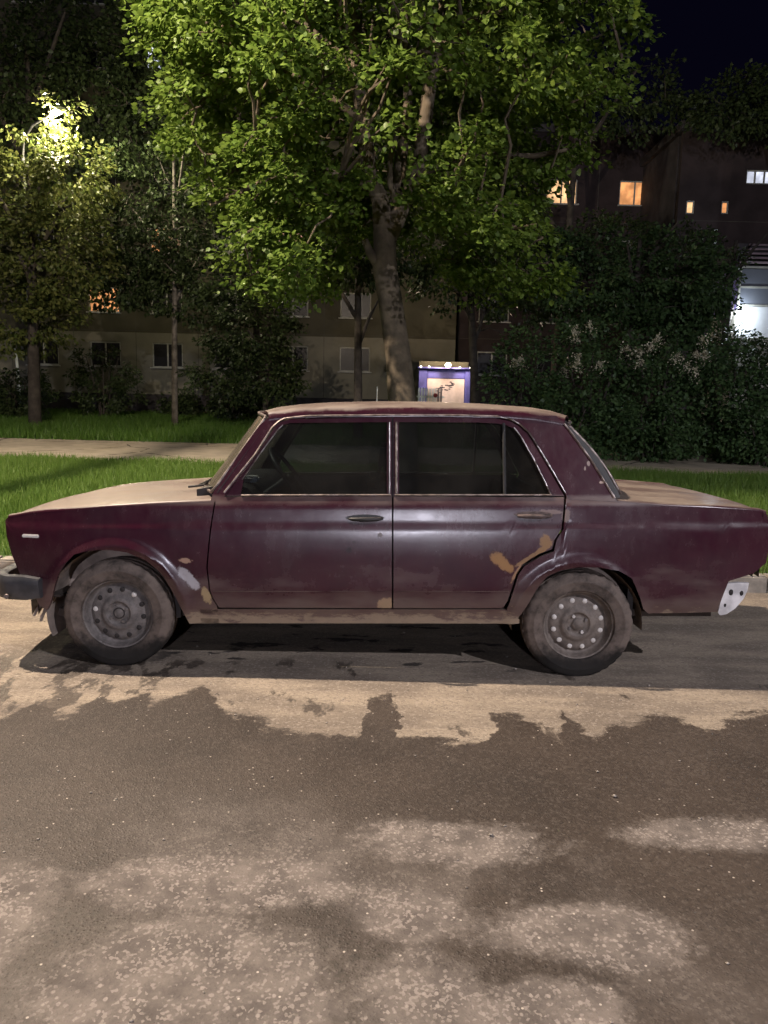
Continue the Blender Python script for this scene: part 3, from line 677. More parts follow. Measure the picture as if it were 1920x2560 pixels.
# front bumper with end caps bent round the corner
path = [(-1.57, -.800), (-1.64, -.800), (-1.72, -.785), (-1.775, -.74), (-1.800, -.66), (-1.822, -.40), (-1.832, 0)]
path = path + [(x, -y) for x, y in path[-2::-1]]
prof = [(0, .527), (.026, .522), (.034, .503), (.034, .478), (.028, .418), (.014, .395), (-.015, .395), (-.02, .515)]
V = []; F = []; n = len(prof)
for i, (x, y) in enumerate(path):
    a = np.array(path[min(i + 1, len(path) - 1)]) - np.array(path[max(i - 1, 0)]); a /= np.linalg.norm(a); nr = (a[1] * -1, a[0])
    for (o, z) in prof:
        zz = z if 0 < i < len(path) - 1 else .45 + (z - .45) * .8
        V.append(bw(x + nr[0] * o * 1.0, y + nr[1] * o * 1.0, zz))
for i in range(len(path) - 1):
    for k in range(n): F.append((i * n + k, i * n + (k + 1) % n, (i + 1) * n + (k + 1) % n, (i + 1) * n + k))
F += [tuple(range(n)), tuple(range((len(path) - 1) * n, len(path) * n))[::-1]]
simple('bumper_black', (.050, .050, .056), .55, .35, 14)
bmp = mesh('front_bumper', V, F, 'bumper_black', car, 40)
MB().lathe([(0, -.006), (.012, -.006), (.014, .0)], 16).map(lambda x, y, z: (x + bw(-1.72, 0, .445)[0], y - .836, z + bw(-1.72, 0, .435)[2])).build('bumper_bolt', 'dusty_chrome', bmp)
loft(lambda s_, t: ((-1.72 - .10 * (1 - t ** 4)) * (1 - s_) + -1.50 * s_, .76 * t, .43 - .02 * s_), 6, 20, 'shadow_filler', 'underbody', car, .012)  # unseen panel added to close the gap so the bumper's shadow falls solid
# torn splash guard hanging behind the bumper end
for k, (x, l, a) in enumerate([(-1.60, .10, -.5), (-1.575, .13, -.35), (-1.555, .11, -.6)]):
    MB().prism([bw(x, 0, .40)[::2], bw(x + .022, 0, .40)[::2], bw(x + .012 + a * l, 0, .40 - l)[::2], bw(x + a * l, 0, .40 - l)[::2]], -.735 + k * .006, -.731 + k * .006).build('splash_guard', 'arch_liner', car)
# pale bracket where the rear bumper is missing
W_ = [(1.979, .487), (2.03, .492), (2.085, .490), (2.080, .45), (2.064, .405), (2.026, .352), (1.985, .322), (1.955, .316), (1.943, .330), (1.953, .395)]
W_ = [bw(x, 0, z)[::2] for x, z in W_]
for sd in (-1, 1):
    br = MB().prism(W_, sd * .75 - .012, sd * .75 + .012).build('bumper_bracket', 'white_plastic', car)
    if sd < 0:
        for (x, z, rr) in ((2.0, .44, .012), (2.052, .435, .010), (1.975, .37, .007)):
            p = bw(x, 0, z); MB().lathe([(0, -.002), (rr * .8, -.002), (rr, 0)], 14).map(lambda a, b_, c: (a + p[0], b_ - .762, c * 1.4 + p[2])).build('mount_hole', 'hole_dark', br)
# floor pan, wheel wells and interior
M = MB(); M.box(-1.55, 1.95, -.66, .66, .27, .31); M.map(bw); M.build('floor_pan', 'underbody', car)
MB().box(-.92, -.89, -.70, .70, .27, .90).map(bw).build('bulkhead', 'interior_vinyl', car); MB().box(1.50, 1.53, -.70, .70, .27, .88).map(bw).build('rear_bulkhead', 'interior_vinyl', car)
M = MB().tube([(-1.206, -.60, .26), (-1.206, .60, .26)], .025, 8); M.build('front_axle', 'underbody', car)
M = MB().tube([(1.218, -.62, .27), (1.218, .62, .27)], .035, 10); M.build('rear_axle', 'underbody', car)
for sd in (-1, 1):
    for (cx, czz, r0, r1) in ((-1.206, .3075, .362, .352), (1.218, .2438, .345, .338)):
        V = []; F = []; n = 28
        for i in range(n + 1):
            a0 = R(-4); a1 = math.pi + (R(20) if cx < 0 else R(4)); an = a0 + (a1 - a0) * i / n
            for (rr, yy) in ((r0, .765), (r1, .56), (.10, .545)):
                V.append(bw(cx + rr * math.cos(an), sd * yy, czz + rr * math.sin(an) * (1 if rr > .2 else 1)))
        for i in range(n):
            for j in range(2): a = i * 3 + j; F.append((a, a + 1, a + 4, a + 3))
        mesh('wheel_arch_liner', V, F, 'arch_liner', car, 60)
    MB().box(-.62, 1.10, min(sd * .66, sd * .69), max(sd * .66, sd * .69), .36, .925).map(bw).build('door_card', 'interior_vinyl', car)
    MB().box(.235, .262, min(sd * .60, sd * .69), max(sd * .60, sd * .69), .36, .92).map(bw).build('centre_pillar', 'interior_vinyl', car)
    MB().tube([bw(.247, sd * .675, .92), bw(.247, sd * .575, 1.335)], .024, 8).build('centre_pillar', 'interior_vinyl', car, 50)
def headlining(s, t):
    x, y, z = roof_fn(.03 + .94 * s, t * .97); return x, y * .985, z - .028
loft(headlining, 20, 20, 'headlining', 'seat_cloth', car, .008, 50)
def dash_fn(s, t):
    x = -.80 + .34 * s; return x, .62 * t, .955 - .05 * (1 - s) ** 2 * 0 - .10 * max(0, (s - .75) / .25) ** 2 + .02 * math.sin(math.pi * s)
loft(dash_fn, 10, 10, 'dashboard', 'interior_vinyl', car, .22, 50)
def seat(y0, x0, name, wd, hz, head=True):
    M = MB(); M.bbox(x0 - .48, x0 + .02, y0 - wd, y0 + wd, .42, .56, .05); M.map(bw); s0 = M.build(name, 'seat_cloth', car, 50)
    M = MB(); M.bbox(-.055, .055, y0 - wd, y0 + wd, 0, hz, .045); M.map(lambda x, y, z: bw(x0 + x + z * .30, y, .50 + z)); M.build('backrest', 'seat_cloth', s0, 50)
    if head:
        M = MB(); M.bbox(-.04, .04, y0 - .13, y0 + .13, 0, .17, .035); M.map(lambda x, y, z: bw(x0 + .30 * hz + .03 + x + z * .15, y, .53 + hz + z)); M.build('headrest', 'seat_cloth', s0, 50)
seat(-.34, .02, 'front_seat', .24, .50); seat(.34, .02, 'front_seat', .24, .50); seat(0, .88, 'rear_seat', .58, .46, False)
# steering wheel
C0 = Vector(bw(-.33, -.34, 1.00)); ax = Vector((.80, 0, .60)).normalized(); ay = Vector((0, 1, 0)); ac = ax.cross(ay)
P = [C0 + (ay * math.cos(t) + ac * math.sin(t)) * .19 for t in np.linspace(0, 2 * math.pi, 41)]
sw = MB().tube(P, .013, 8, False); sw.tube([C0 - ay * .19, C0, C0 + ay * .19], .011, 6); sw.tube([C0, C0 - ax * .3], .025, 8)
sw.build('steering_wheel', 'black_plastic', car, 60)
MB().bbox(-.03, .03, -.11, .11, -.03, .03, .012).map(lambda x, y, z: (x + bw(-.44, 0, 1.29)[0], y, z + bw(-.44, 0, 1.29)[2])).build('rear_view_mirror', 'black_plastic', car)
MB().bbox(-.10, .10, -.04, .04, 0, .035, .012).map(lambda x, y, z: bw(x - .60, y - .40, z + .975)).build('dash_cloth', 'white_plastic', car)

# wheels
def tyre_mesh():
    hp = [(.180, -.070), (.186, -.080), (.205, -.087), (.228, -.0895), (.230, -.091), (.236, -.091), (.238, -.089), (.258, -.085), (.270, -.077), (.277, -.068), (.281, -.060), (.283, -.045), (.277, -.043), (.277, -.037), (.284, -.035), (.284, -.012), (.278, -.010), (.278, 0)]
    prof = hp + [(r, -h) for r, h in hp[-2::-1]]
    def rf(k, j, r):
        if (k % 3 == 0) and (9 <= j <= 11 or len(prof) - 12 <= j <= len(prof) - 10): return r - .006
        return r
    return MB().lathe(prof, 108, rfun=rf)
def wheel(cx, cy, cz0, side, rimmat, pale):
    M = MB().lathe([(.188, -.078), (.190, -.073), (.186, -.068), (.178, -.066), (.172, -.050), (.166, -.034), (.160, -.026), (.154, -.024), (.146, -.030), (.136, -.037), (.120, -.041), (.104, -.041), (.094, -.046), (.086, -.054), (.078, -.058), (.066, -.058), (.058, -.050), (.050, -.046), (.038, -.046), (.034, -.049), (.001, -.049)], 72)
    if side > 0: M.map(lambda x, y, z: (x, -y, -z))
    o = M.build('wheel', rimmat, car, 40); o.location = (cx, cy, cz0)
    M = tyre_mesh()
    M.map(lambda x, y, z: (x * 1.03, y * (1 + .12 * max(0, (-z - .2) / .08)), max(z * 1.02, -.276)))
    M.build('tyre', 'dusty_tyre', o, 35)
    for k in range(12):
        an = R(15 + 30 * k + (0 if pale else 7)); x, z = .128 * math.cos(an), .128 * math.sin(an)
        lit = pale or k in (1, 5)
        MB().lathe([(0, side * .0435), (.0105, side * .0435), (.013, side * .0415), (.0145, side * .036)], 14).map(lambda a, b_, c: (a + x, b_, c + z)).build('vent_hole', 'hole_pale' if lit else 'hole_dark', o, 50)
    for k in range(4):
        an = R(30 + 90 * k); x, z = .049 * math.cos(an), .049 * math.sin(an)
        MB().lathe([(0, side * .058), (.0085, side * .058), (.0095, side * .056), (.0095, side * .044)], 6).map(lambda a, b_, c: (a + x, b_, c + z)).build('wheel_bolt', 'hole_pale' if pale and k % 2 else 'steel_rim_grey', o)
    if pale: MB().lathe([(0, side * .062), (.022, side * .061), (.030, side * .056), (.032, side * .046)], 24).build('hub_cap', 'steel_rim_dusty', o, 40)
    else: MB().lathe([(0, side * .047), (.021, side * .047), (.026, side * .050), (.031, side * .0505), (.033, side * .046)], 24).build('hub_cap', 'hole_dark', o, 40)
    return o
for sd in (-1, 1):
    wheel(-1.212, sd * .695, .2785, sd, 'steel_rim_grey', False); wheel(1.222, sd * .695, .2755, sd, 'steel_rim_dusty', True)

# ------------------------------------------------------------------ trees and shrubs
LOBED = np.array([(0, 0), (-.40, .08), (-.54, .50), (-.24, .66), (0, 1.08), (.24, .66), (.54, .50), (.40, .08)], np.float32)
HEXA = np.array([(0, 0), (-.44, .22), (-.40, .62), (0, 1.05), (.40, .62), (.44, .22)], np.float32)
OVAL = np.array([(0, 0), (-.38, .45), (0, 1.0), (.38, .45)], np.float32)
def leaf_cloud(C, D, n, spread, size, shape, flat=.45, droop=.35):
    # C spray centres, D outward directions; n leaves per spray
    K = len(C); C = np.repeat(C, n, 0); D = np.repeat(D, n, 0); N = len(C)
    q = RNG.normal(0, 1, (N, 3)); q /= np.maximum(1e-6, np.linalg.norm(q, axis=1, keepdims=True)); q *= RNG.uniform(0, 1, (N, 1)) ** .5
    q[:, 2] *= flat
    rad = np.sqrt(q[:, 0] ** 2 + q[:, 1] ** 2)
    P = C + q * np.repeat(spread, n)[:, None] if hasattr(spread, '__len__') else C + q * spread
    P[:, 2] -= droop * rad ** 2 * (np.repeat(spread, n) if hasattr(spread, '__len__') else spread)
    tip = D * .6 + q * .8 + RNG.normal(0, .35, (N, 3)); tip[:, 2] -= .45
    tip /= np.linalg.norm(tip, axis=1, keepdims=True)
    nr = RNG.normal(0, .55, (N, 3)) + D * .35; nr[:, 2] += .8
    sx = np.cross(tip, nr); sx /= np.maximum(1e-6, np.linalg.norm(sx, axis=1, keepdims=True)); nn = np.cross(sx, tip)
    s = size * RNG.uniform(.65, 1.25, N); k = len(shape)
    V = np.empty((N, k, 3), np.float32)
    for i, (a, b) in enumerate(shape):
        V[:, i] = P + (sx * a + tip * b + nn * (-.25 * abs(a) - .12 * b * b)) * s[:, None]
    base = (np.arange(N) * k)[:, None]
    F = np.stack([np.stack([base[:, 0], base[:, 0] + i, base[:, 0] + i + 1], 1) for i in range(1, k - 1)], 1).reshape(-1, 3)
    return V.reshape(-1, 3), F
def wobble(p, q, n, amt, sag=0):
    p, q = np.array(p, float), np.array(q, float); L_ = np.linalg.norm(q - p)
    out = []
    for i in range(n + 1):
        t = i / n; out.append(p * (1 - t) + q * t + (RNG.normal(0, amt * L_, 3) if 0 < i < n else 0) + np.array([0, 0, sag * L_ * math.sin(math.pi * t)]))
    return out
def tree(name, label, limbs, sprays, dirs, leafmat, barkmat, n, spread, size, shape, group=None, twig=.012, flat=.45, cat='tree', droop=.35):
    # limbs: list of (points, radii); each spray hangs from a twig that leaves the nearest limb
    base = limbs[0][0][0]; root = empty(name, tuple(base)); tag(root, label, cat, group)
    off = np.array(base, float); M = MB(); allp = []
    for P, rd in limbs:
        M.tube([np.array(p) - off for p in P], rd, 10)
        for a, c in zip(P, P[1:]):
            for t in (0, .5): allp.append(np.array(a) * (1 - t) + np.array(c) * t)
    allp = np.array(allp); nodes = [p for p in allp[len(allp) // 6:]]
    for c in sorted(sprays, key=lambda s: np.min(np.linalg.norm(allp - s, axis=1))):
        A = np.array(nodes); d = np.linalg.norm(A - c, axis=1) + np.maximum(0, A[:, 2] - c[2]) * .6; k = int(np.argmin(d))
        pts = wobble(A[k], c, 3, .06, .05); L_ = np.linalg.norm(A[k] - c)
        r0 = min(.05, twig * (.8 + L_))
        M.tube([p - off for p in pts], [r0, r0 * .8, r0 * .6, r0 * .35], 5, False)
        if len(nodes) < 900: nodes += [pts[2], c]
    M.build('trunk', barkmat, root, 60)
    V, F = leaf_cloud(np.array(sprays), np.array(dirs), n, spread, size, shape, flat, droop)
    fast('crown', V - off.astype(np.float32), F, leafmat, root)
    return root
def in_ellipsoids(E, n, shellb=.55, zmin=None, test=None):
    C, D = [], []
    vol = np.array([a[3] * a[4] * a[5] for a in E]) ** .8; vol = vol / vol.sum()
    while len(C) < n:
        e = E[RNG.choice(len(E), p=vol)]; u = RNG.normal(0, 1, 3); u /= np.linalg.norm(u); r = RNG.uniform(shellb ** 3, 1) ** (1 / 3)
        p = np.array(e[:3]) + u * r * np.array(e[3:6])
        if zmin and p[2] < zmin: continue
        if test and not test(p): continue
        C.append(p); D.append(u)
    return np.array(C), np.array(D)

# the big linden behind the car
TY = 10.5
T0 = (.26, TY, .15)
trunk = [T0, (.24, TY, .6), (.21, TY, 1.4), (.14, TY, 2.0), (.04, TY, 2.6), (-.06, TY, 3.1), (-.08, TY, 3.6)]
limbs = [(trunk, [.26, .215, .190, .176, .166, .165, .15]),
         ([(-.08, TY, 3.5), (-.14, TY - .05, 3.95), (-.30, TY - .1, 4.35), (-.36, TY - .1, 4.9), (-.50, TY, 5.55), (-.48, TY, 6.6), (-.3, TY, 7.8)], [.135, .115, .10, .095, .085, .07, .045]),
         ([(-.06, TY, 3.45), (.14, TY + .05, 3.9), (.34, TY + .1, 4.3), (.42, TY, 5.0), (.50, TY - .1, 5.8), (.7, TY, 6.9), (.8, TY, 7.8)], [.13, .115, .10, .09, .08, .06, .04]),
         ([(.0, TY, 3.6), (.1, TY + .4, 4.4), (.2, TY + .7, 5.4), (.1, TY + .6, 7)], [.11, .09, .07, .04]),
         ([(-.14, TY, 3.15), (-.26, TY - .08, 3.3), (-.33, TY - .15, 3.45)], [.075, .06, .045]),
         ([(.08, TY, 3.9), (-.02, TY - .2, 4.15), (-.02, TY - .35, 4.4), (.1, TY - .6, 4.8)], [.05, .04, .035, .025]),
         ([(-.36, TY - .1, 4.9), (-1.0, TY - .4, 5.2), (-1.9, TY - .6, 5.5), (-2.8, TY - .6, 5.9)], [.06, .05, .035, .02]),
         ([(-.2, TY, 4.1), (-.8, TY - .4, 4.2), (-1.5, TY - .6, 4.05), (-2.2, TY - .7, 3.7)], [.06, .05, .035, .02]),
         ([(.34, TY, 4.3), (1.0, TY - .2, 4.5), (1.8, TY - .2, 4.5), (2.5, TY, 4.7)], [.06, .05, .035, .02]),
         ([(.2, TY, 4.0), (.8, TY - .3, 3.9), (1.4, TY - .4, 3.65), (1.75, TY - .4, 3.5)], [.05, .04, .03, .015]),
         ([(.5, TY, 5.8), (1.3, TY, 6.2), (2.2, TY, 6.4), (3.0, TY, 6.5)], [.05, .04, .03, .02]),
         ([(-.5, TY, 5.6), (-1.2, TY, 6.1), (-2.2, TY, 6.7)], [.05, .04, .02])]
LZ = [2.6, 2.75, 2.95, 3.2, 3.6, 4.0, 4.4, 4.9, 5.4, 6.0, 7, 8, 8.8]; LX = [-1.2, -1.5, -2.25, -2.2, -2.0, -2.35, -2.7, -3.05, -3.2, -3.35, -3.3, -2.6, -1.2]
RX = [1.6, 2.1, 2.5, 2.15, 1.95, 1.95, 2.15, 2.75, 2.95, 3.1, 3.0, 2.4, 1.2]
BZ = [-3.4, -2.4, -1.9, -1.2, -.85, -.5, .3, .75, 1.2, 1.6, 2.2, 2.7, 3.3]; BV = [4.6, 2.95, 2.85, 2.75, 3.2, 3.75, 3.75, 3.4, 2.95, 2.85, 2.9, 3.1, 4.7]
SPR, DIR = [], []
while len(SPR) < 1150:
    x, z, y = RNG.uniform(-3.5, 3.3), RNG.uniform(2.6, 8.8), RNG.uniform(-2.9, 2.9)
    l, r = np.interp(z, LZ, LX), np.interp(z, LZ, RX); mid, h = (l + r) / 2, (r - l) / 2
    dmax = float(np.interp(z, [2.6, 3.3, 5, 7, 8.8], [1.6, 2.0, 2.8, 2.6, 1.0])); u = (x - mid) / h; v = y / dmax; rr = math.hypot(u, v)
    if rr > 1 or z < np.interp(x, BZ, BV): continue
    if rr < .45 and RNG.random() < .75: continue
    if y < .5 and rr < .95 and abs(x - .02) < .52 and 3.3 < z < 5.9 and RNG.random() < .62: continue     # limbs stay in view
    if y < .4 and math.sin(x * 2.3 + z * 1.9) * math.sin(z * 3.1 - x * 1.2) > .58: continue            # gaps between the boughs
    SPR.append(np.array((x, TY + y, z))); d = np.array((u, v * .9, .25)); DIR.append(d / np.linalg.norm(d))
tree('linden_tree', 'large leafy tree with forked trunk on the lawn behind the car', limbs, SPR, DIR, 'linden_leaves', 'bark', 100, np.array([RNG.uniform(.20, .44) for _ in SPR]), .066, HEXA, twig=.012, flat=.42, droop=.55)

def stem(x, y, h, r, lean=0.0, fork=3, top=None):
    z0 = gz(y); P = [(x, y, z0 - .05), (x + lean * .3, y, z0 + h * .3), (x + lean * .7, y + .05, z0 + h * .65), (x + lean, y, z0 + h)]
    L_ = [(P, [r, r * .85, r * .65, r * .35])]
    for k in range(fork):
        a = 2 * math.pi * k / max(1, fork) + 1; f = .45 + .12 * k; b = np.array(P[0]) * (1 - f) + np.array(P[3]) * f; e = b + np.array((math.cos(a) * h * .18, math.sin(a) * h * .18, h * .25))
        L_.append(([b, (b + e) / 2 + np.array((0, 0, .1)), e], [r * .5, r * .35, r * .18]))
    return L_
TREES = [
 # name, label, limbs, ellipsoids, sprays, leaf n, spread, size, leaf mat, bark
 ('yard_tree', 'tall slender tree at the left edge with lamplit yellow-green foliage', stem(-10.9, 24, 7.6, .20, .15, 4), [(-9.8, 23.4, 8.95, 1.15, .55, .80), (-9.7, 23.8, 7.7, 1.5, 1.4, 1.35), (-12.0, 24, 6.6, 1.5, 1.4, 2.0), (-9.9, 24, 5.6, 1.7, 1.3, 1.5), (-11.5, 24.5, 3.9, 2.0, 1.5, 1.4)], 330, 50, .40, .14, 'yard_leaves', 'bark_dark'),
 ('yard_tree', 'thin pale-trunked tree standing before the apartment block, right of the lit orange window', stem(-7.1, 26, 9.0, .11, .12, 3), [(-7.4, 26, 7.4, 2.2, 1.4, 2.2), (-6.2, 26, 5.2, 2.0, 1.4, 1.5), (-8.8, 26, 5.2, 1.6, 1.2, 1.2)], 290, 46, .42, .14, 'dark_leaves', 'bark_pale'),
 ('yard_tree', 'tall dark tree in front of the block, left behind the big tree', stem(-5.2, 31, 13.5, .22, .3, 4), [(-5.4, 31, 11.0, 2.8, 2.0, 3.6), (-8.4, 31, 13.0, 3.0, 2, 3.8)], 260, 46, .55, .18, 'dark_leaves', 'bark_dark'),
 ('yard_tree', 'tall black tree at the upper left corner above the street lamp', stem(-14.5, 32, 14, .25, .3, 4), [(-14.8, 32, 12.5, 3.4, 2.2, 4.2), (-11.8, 32.5, 14.0, 2.8, 2, 3.6)], 260, 46, .6, .20, 'dark_leaves', 'bark_dark'),
 ('shrub_tree', 'dense dark shrub-like tree left of the big trunk', stem(-3.9, 25, 4.0, .12, .1, 3), [(-4.4, 25, 3.7, 1.6, 1.3, 1.7), (-3.6, 25, 2.0, 1.0, 1.0, 1.2), (-5.2, 25, 2.2, 1.2, 1, 1.3)], 220, 46, .36, .12, 'dark_leaves', 'bark_dark'),
 ('yard_tree', 'dark tree with leaning trunk beside the lit entrance', stem(3.05, 26, 6.5, .16, -.5, 4), [(2.6, 26, 6.4, 2.4, 1.8, 2.2), (4.8, 26.5, 5.4, 2.0, 1.4, 1.7)], 230, 46, .45, .15, 'dark_leaves', 'bark_dark'),
 ('yard_tree', 'narrow dark trunked tree just left of the big trunk', stem(-.75, 21, 5.6, .13, -.1, 3), [(-.9, 21, 5.4, 1.5, 1.2, 1.3)], 110, 44, .4, .13, 'dark_leaves', 'bark_dark'),
 ('yard_tree', 'wide dark tree behind the lilac bushes under the lit windows', stem(7.6, 25, 6.2, .18, .2, 4), [(6.6, 25, 5.4, 2.0, 1.6, 1.7), (8.8, 25, 5.2, 1.9, 1.6, 1.7), (7.6, 25, 3.4, 2.4, 1.6, 1.4)], 260, 46, .42, .14, 'lilac_leaves', 'bark_dark'),
 ('yard_tree', 'dark tree left of the floodlit balcony', stem(10.2, 26, 5.6, .15, .1, 3), [(10.0, 26, 4.9, 1.2, 1.2, 1.6), (9.9, 26, 3.2, 1.5, 1.2, 1.2)], 150, 46, .38, .13, 'lilac_leaves', 'bark_dark'),
 ('yard_tree', 'tall black tree above the right-hand lit windows', stem(7.0, 33, 13, .22, .5, 4), [(4.6, 33, 10.6, 2.2, 1.6, 2.8), (8.8, 33, 7.9, 2.4, 1.4, 1.4), (3.0, 33, 12.6, 2.2, 1.5, 2.8), (9.6, 33, 13.6, 2.6, 1.5, 1.6)], 310, 46, .5, .17, 'dark_leaves', 'bark_dark'),
 ('yard_tree', 'dark spreading tree before the wing, right of the small lit windows', stem(12.3, 29, 7.0, .16, .2, 4), [(11.2, 29, 6.4, 1.6, 1.4, 1.5), (12.4, 28.5, 3.2, 1.6, 1.2, 1.0)], 130, 46, .42, .14, 'dark_leaves', 'bark_dark'),
 ('yard_tree', 'black treetop against the night sky in the upper right corner', stem(17.2, 30.5, 12.5, .22, -.8, 4), [(15.2, 30.5, 12.6, 2.6, 1.6, 1.7), (12.6, 30.5, 12.4, 1.6, 1.2, 1.2)], 170, 46, .5, .17, 'dark_leaves', 'bark_dark'),
]
for (nm, lb, lm, el, ns, nl, spd, sz, lmat, bmat) in TREES:
    C, D = in_ellipsoids(el, ns, .35, zmin=.7)
    tree(nm, lb, lm, C, D, lmat, bmat, nl, spd, sz, OVAL, 'trees in the yard', flat=.6)
def bush(label, x, y, h, r, ns=70, blossoms=0, mat='lilac_leaves', group='lilac bushes beyond the lawn', size=.095, name='lilac_bush'):
    z0 = gz(y); lim = []
    for k in range(5):
        a = 2 * math.pi * k / 5 + x; e = (x + math.cos(a) * r * .5, y + math.sin(a) * r * .4, z0 + h * .75)
        lim.append(([(x + math.cos(a) * .1, y + math.sin(a) * .1, z0 - .05), ((x + e[0]) / 2, (y + e[1]) / 2, z0 + h * .4), e], [.035, .026, .014]))
    C, D = in_ellipsoids([(x, y, z0 + h * .56, r, r * .85, h * .46), (x + .3, y - .25, z0 + h * .32, r * 1.05, r * .85, h * .33)], ns, .5, zmin=z0 + .12)
    o = tree(name, label, lim, C, D, mat, 'bark_dark', 46, .30, size, OVAL, group, twig=.008, flat=.7, cat='bush')
    for k in range(blossoms):
        a = RNG.uniform(-2.6, -.5); t = RNG.uniform(.35, .95); px, py, pz = x + math.cos(a) * r * RNG.uniform(.75, 1.05) * (1.0 - .25 * t), y + math.sin(a) * r * .9, z0 + h * (.42 + .5 * t)
        n = 90; ax_ = np.array((RNG.normal(0, .3), -.35, .9)); ax_ /= np.linalg.norm(ax_); L_ = RNG.uniform(.12, .24)
        tt = RNG.uniform(0, 1, n); Cn = ax_[None] * (tt * L_)[:, None] + RNG.normal(0, 1, (n, 3)) * (.085 * (1.05 - tt))[:, None]
        V, F = leaf_cloud(Cn, np.repeat(ax_[None], n, 0), 1, .01, .045, OVAL, 1, 0)
        V += np.array((px, py, pz), np.float32) - np.array(o.location, np.float32)
        fast('blossom', V, F, 'blossom_white', o)
    return o
bush('leafy bush at the left of the lilac row, close behind the car roof', 3.1, 17.6, 2.7, .95, 80, 3)
bush('lilac bush with white blossoms directly above the rear window', 4.5, 17.2, 3.0, 1.15, 110, 9)
bush('lilac bush with the most white blossoms, above the boot lid', 6.0, 17.2, 2.85, 1.1, 110, 10)
bush('dark bush right of the blossoming lilacs, below the floodlit balcony', 7.4, 16.8, 2.6, 1.15, 110, 3)
bush('dark bush cut by the right edge of the photo', 8.8, 16.6, 2.35, 1.15, 100, 1)
bush('low dark bush on the grass edge behind the car boot', 5.4, 16.0, 1.3, .9, 60, 0)
bush('low dark bush at the lawn edge near the right border', 7.6, 15.6, 1.25, 1.0, 60, 0)
bush('low bush just behind the rear pillar of the car', 3.9, 16.2, 1.4, .8, 55, 0)
for k, (x, y, h, r, lb) in enumerate([(-13.6, 29, 1.9, 1.3, 'dark shrub at the far left under the lamplit tree'), (-5.9, 30, 1.7, 1.1, 'dark shrub before the pale wall, right of the thin trunk'), (-11.3, 31, 3.2, 1.3, 'tall dark shrub hiding the ground-floor window below the lit orange one'), (-16.5, 28, 2.4, 1.5, 'large dark shrub cut by the left edge'), (-8.9, 33.5, 1.1, .8, 'small dark shrub against the plinth under the ground-floor window')]):
    bush(lb, x, y, h, r, 60, 0, 'dark_leaves', 'shrubs along the apartment block', .13, 'shrub')

# ------------------------------------------------------------------ buildings
WIN = {}
def window(parent, x, y, z, wd, h, lit=None, bars=1, sill=True):
    key = (round(wd, 2), round(h, 2), bars)
    if key not in WIN:
        M = MB(); t = .06; d = .05
        M.box(-wd / 2, wd / 2, -d, 0, 0, t); M.box(-wd / 2, wd / 2, -d, 0, h - t, h); M.box(-wd / 2, -wd / 2 + t, -d, 0, t, h - t); M.box(wd / 2 - t, wd / 2, -d, 0, t, h - t)
        for k in range(bars): xx = -wd / 2 + wd * (k + 1) / (bars + 1); M.box(xx - .035, xx + .035, -d - .002, -.002, t, h - t)
        WIN[key] = (M, {})
    M, cache = WIN[key]
    if 'f' not in cache:
        fr = M.build('window', 'window_frame_white', parent, None); cache['f'] = fr.data
    else: fr = link(bpy.data.objects.new('window', cache['f']), parent)
    fr.location = (x, y, z)
    n = bars + 1
    for k in range(n):
        a = -wd / 2 + .06 + (wd - .12) * k / n; c = -wd / 2 + .06 + (wd - .12) * (k + 1) / n
        mt = 'dark_pane' if not lit else (lit if isinstance(lit, str) else (lit[k] or 'dark_pane'))
        kk = ('p', k, mt)
        if kk not in cache:
            p = MB().box(a, c, -.02, -.012, .05, h - .05).build('pane', mt, fr, None); cache[kk] = p.data
        else: link(bpy.data.objects.new('pane', cache[kk]), fr)
    if sill:
        if 's' not in cache: s = MB().box(-wd / 2 - .08, wd / 2 + .08, -.26, -.051, -.05, -.004).build('window_sill', 'window_sill_metal', fr, None); cache['s'] = s.data
        else: link(bpy.data.objects.new('window_sill', cache['s']), fr)
    return fr
def facade(root, x0, x1, y, z0, z1, cells, wallmat, th=.18, name='wall'):
    # wall with real openings; cells: list of (cx, z, w, h)
    xs_ = sorted(set([x0, x1] + [c[0] - c[2] / 2 for c in cells] + [c[0] + c[2] / 2 for c in cells])); zs_ = sorted(set([z0, z1] + [c[1] for c in cells] + [c[1] + c[3] for c in cells]))
    M = MB()
    for a, c in zip(xs_, xs_[1:]):
        run = None
        for p, q in zip(zs_, zs_[1:]):
            mx, mz = (a + c) / 2, (p + q) / 2
            hole = any(abs(mx - w_[0]) < w_[2] / 2 and w_[1] < mz < w_[1] + w_[3] for w_ in cells)
            if hole:
                if run: M.box(a, c, y, y + th, run[0], run[1]); run = None
            else: run = (run[0] if run else p, q)
        if run: M.box(a, c, y, y + th, run[0], run[1])
    return M.build(name, wallmat, root, None)
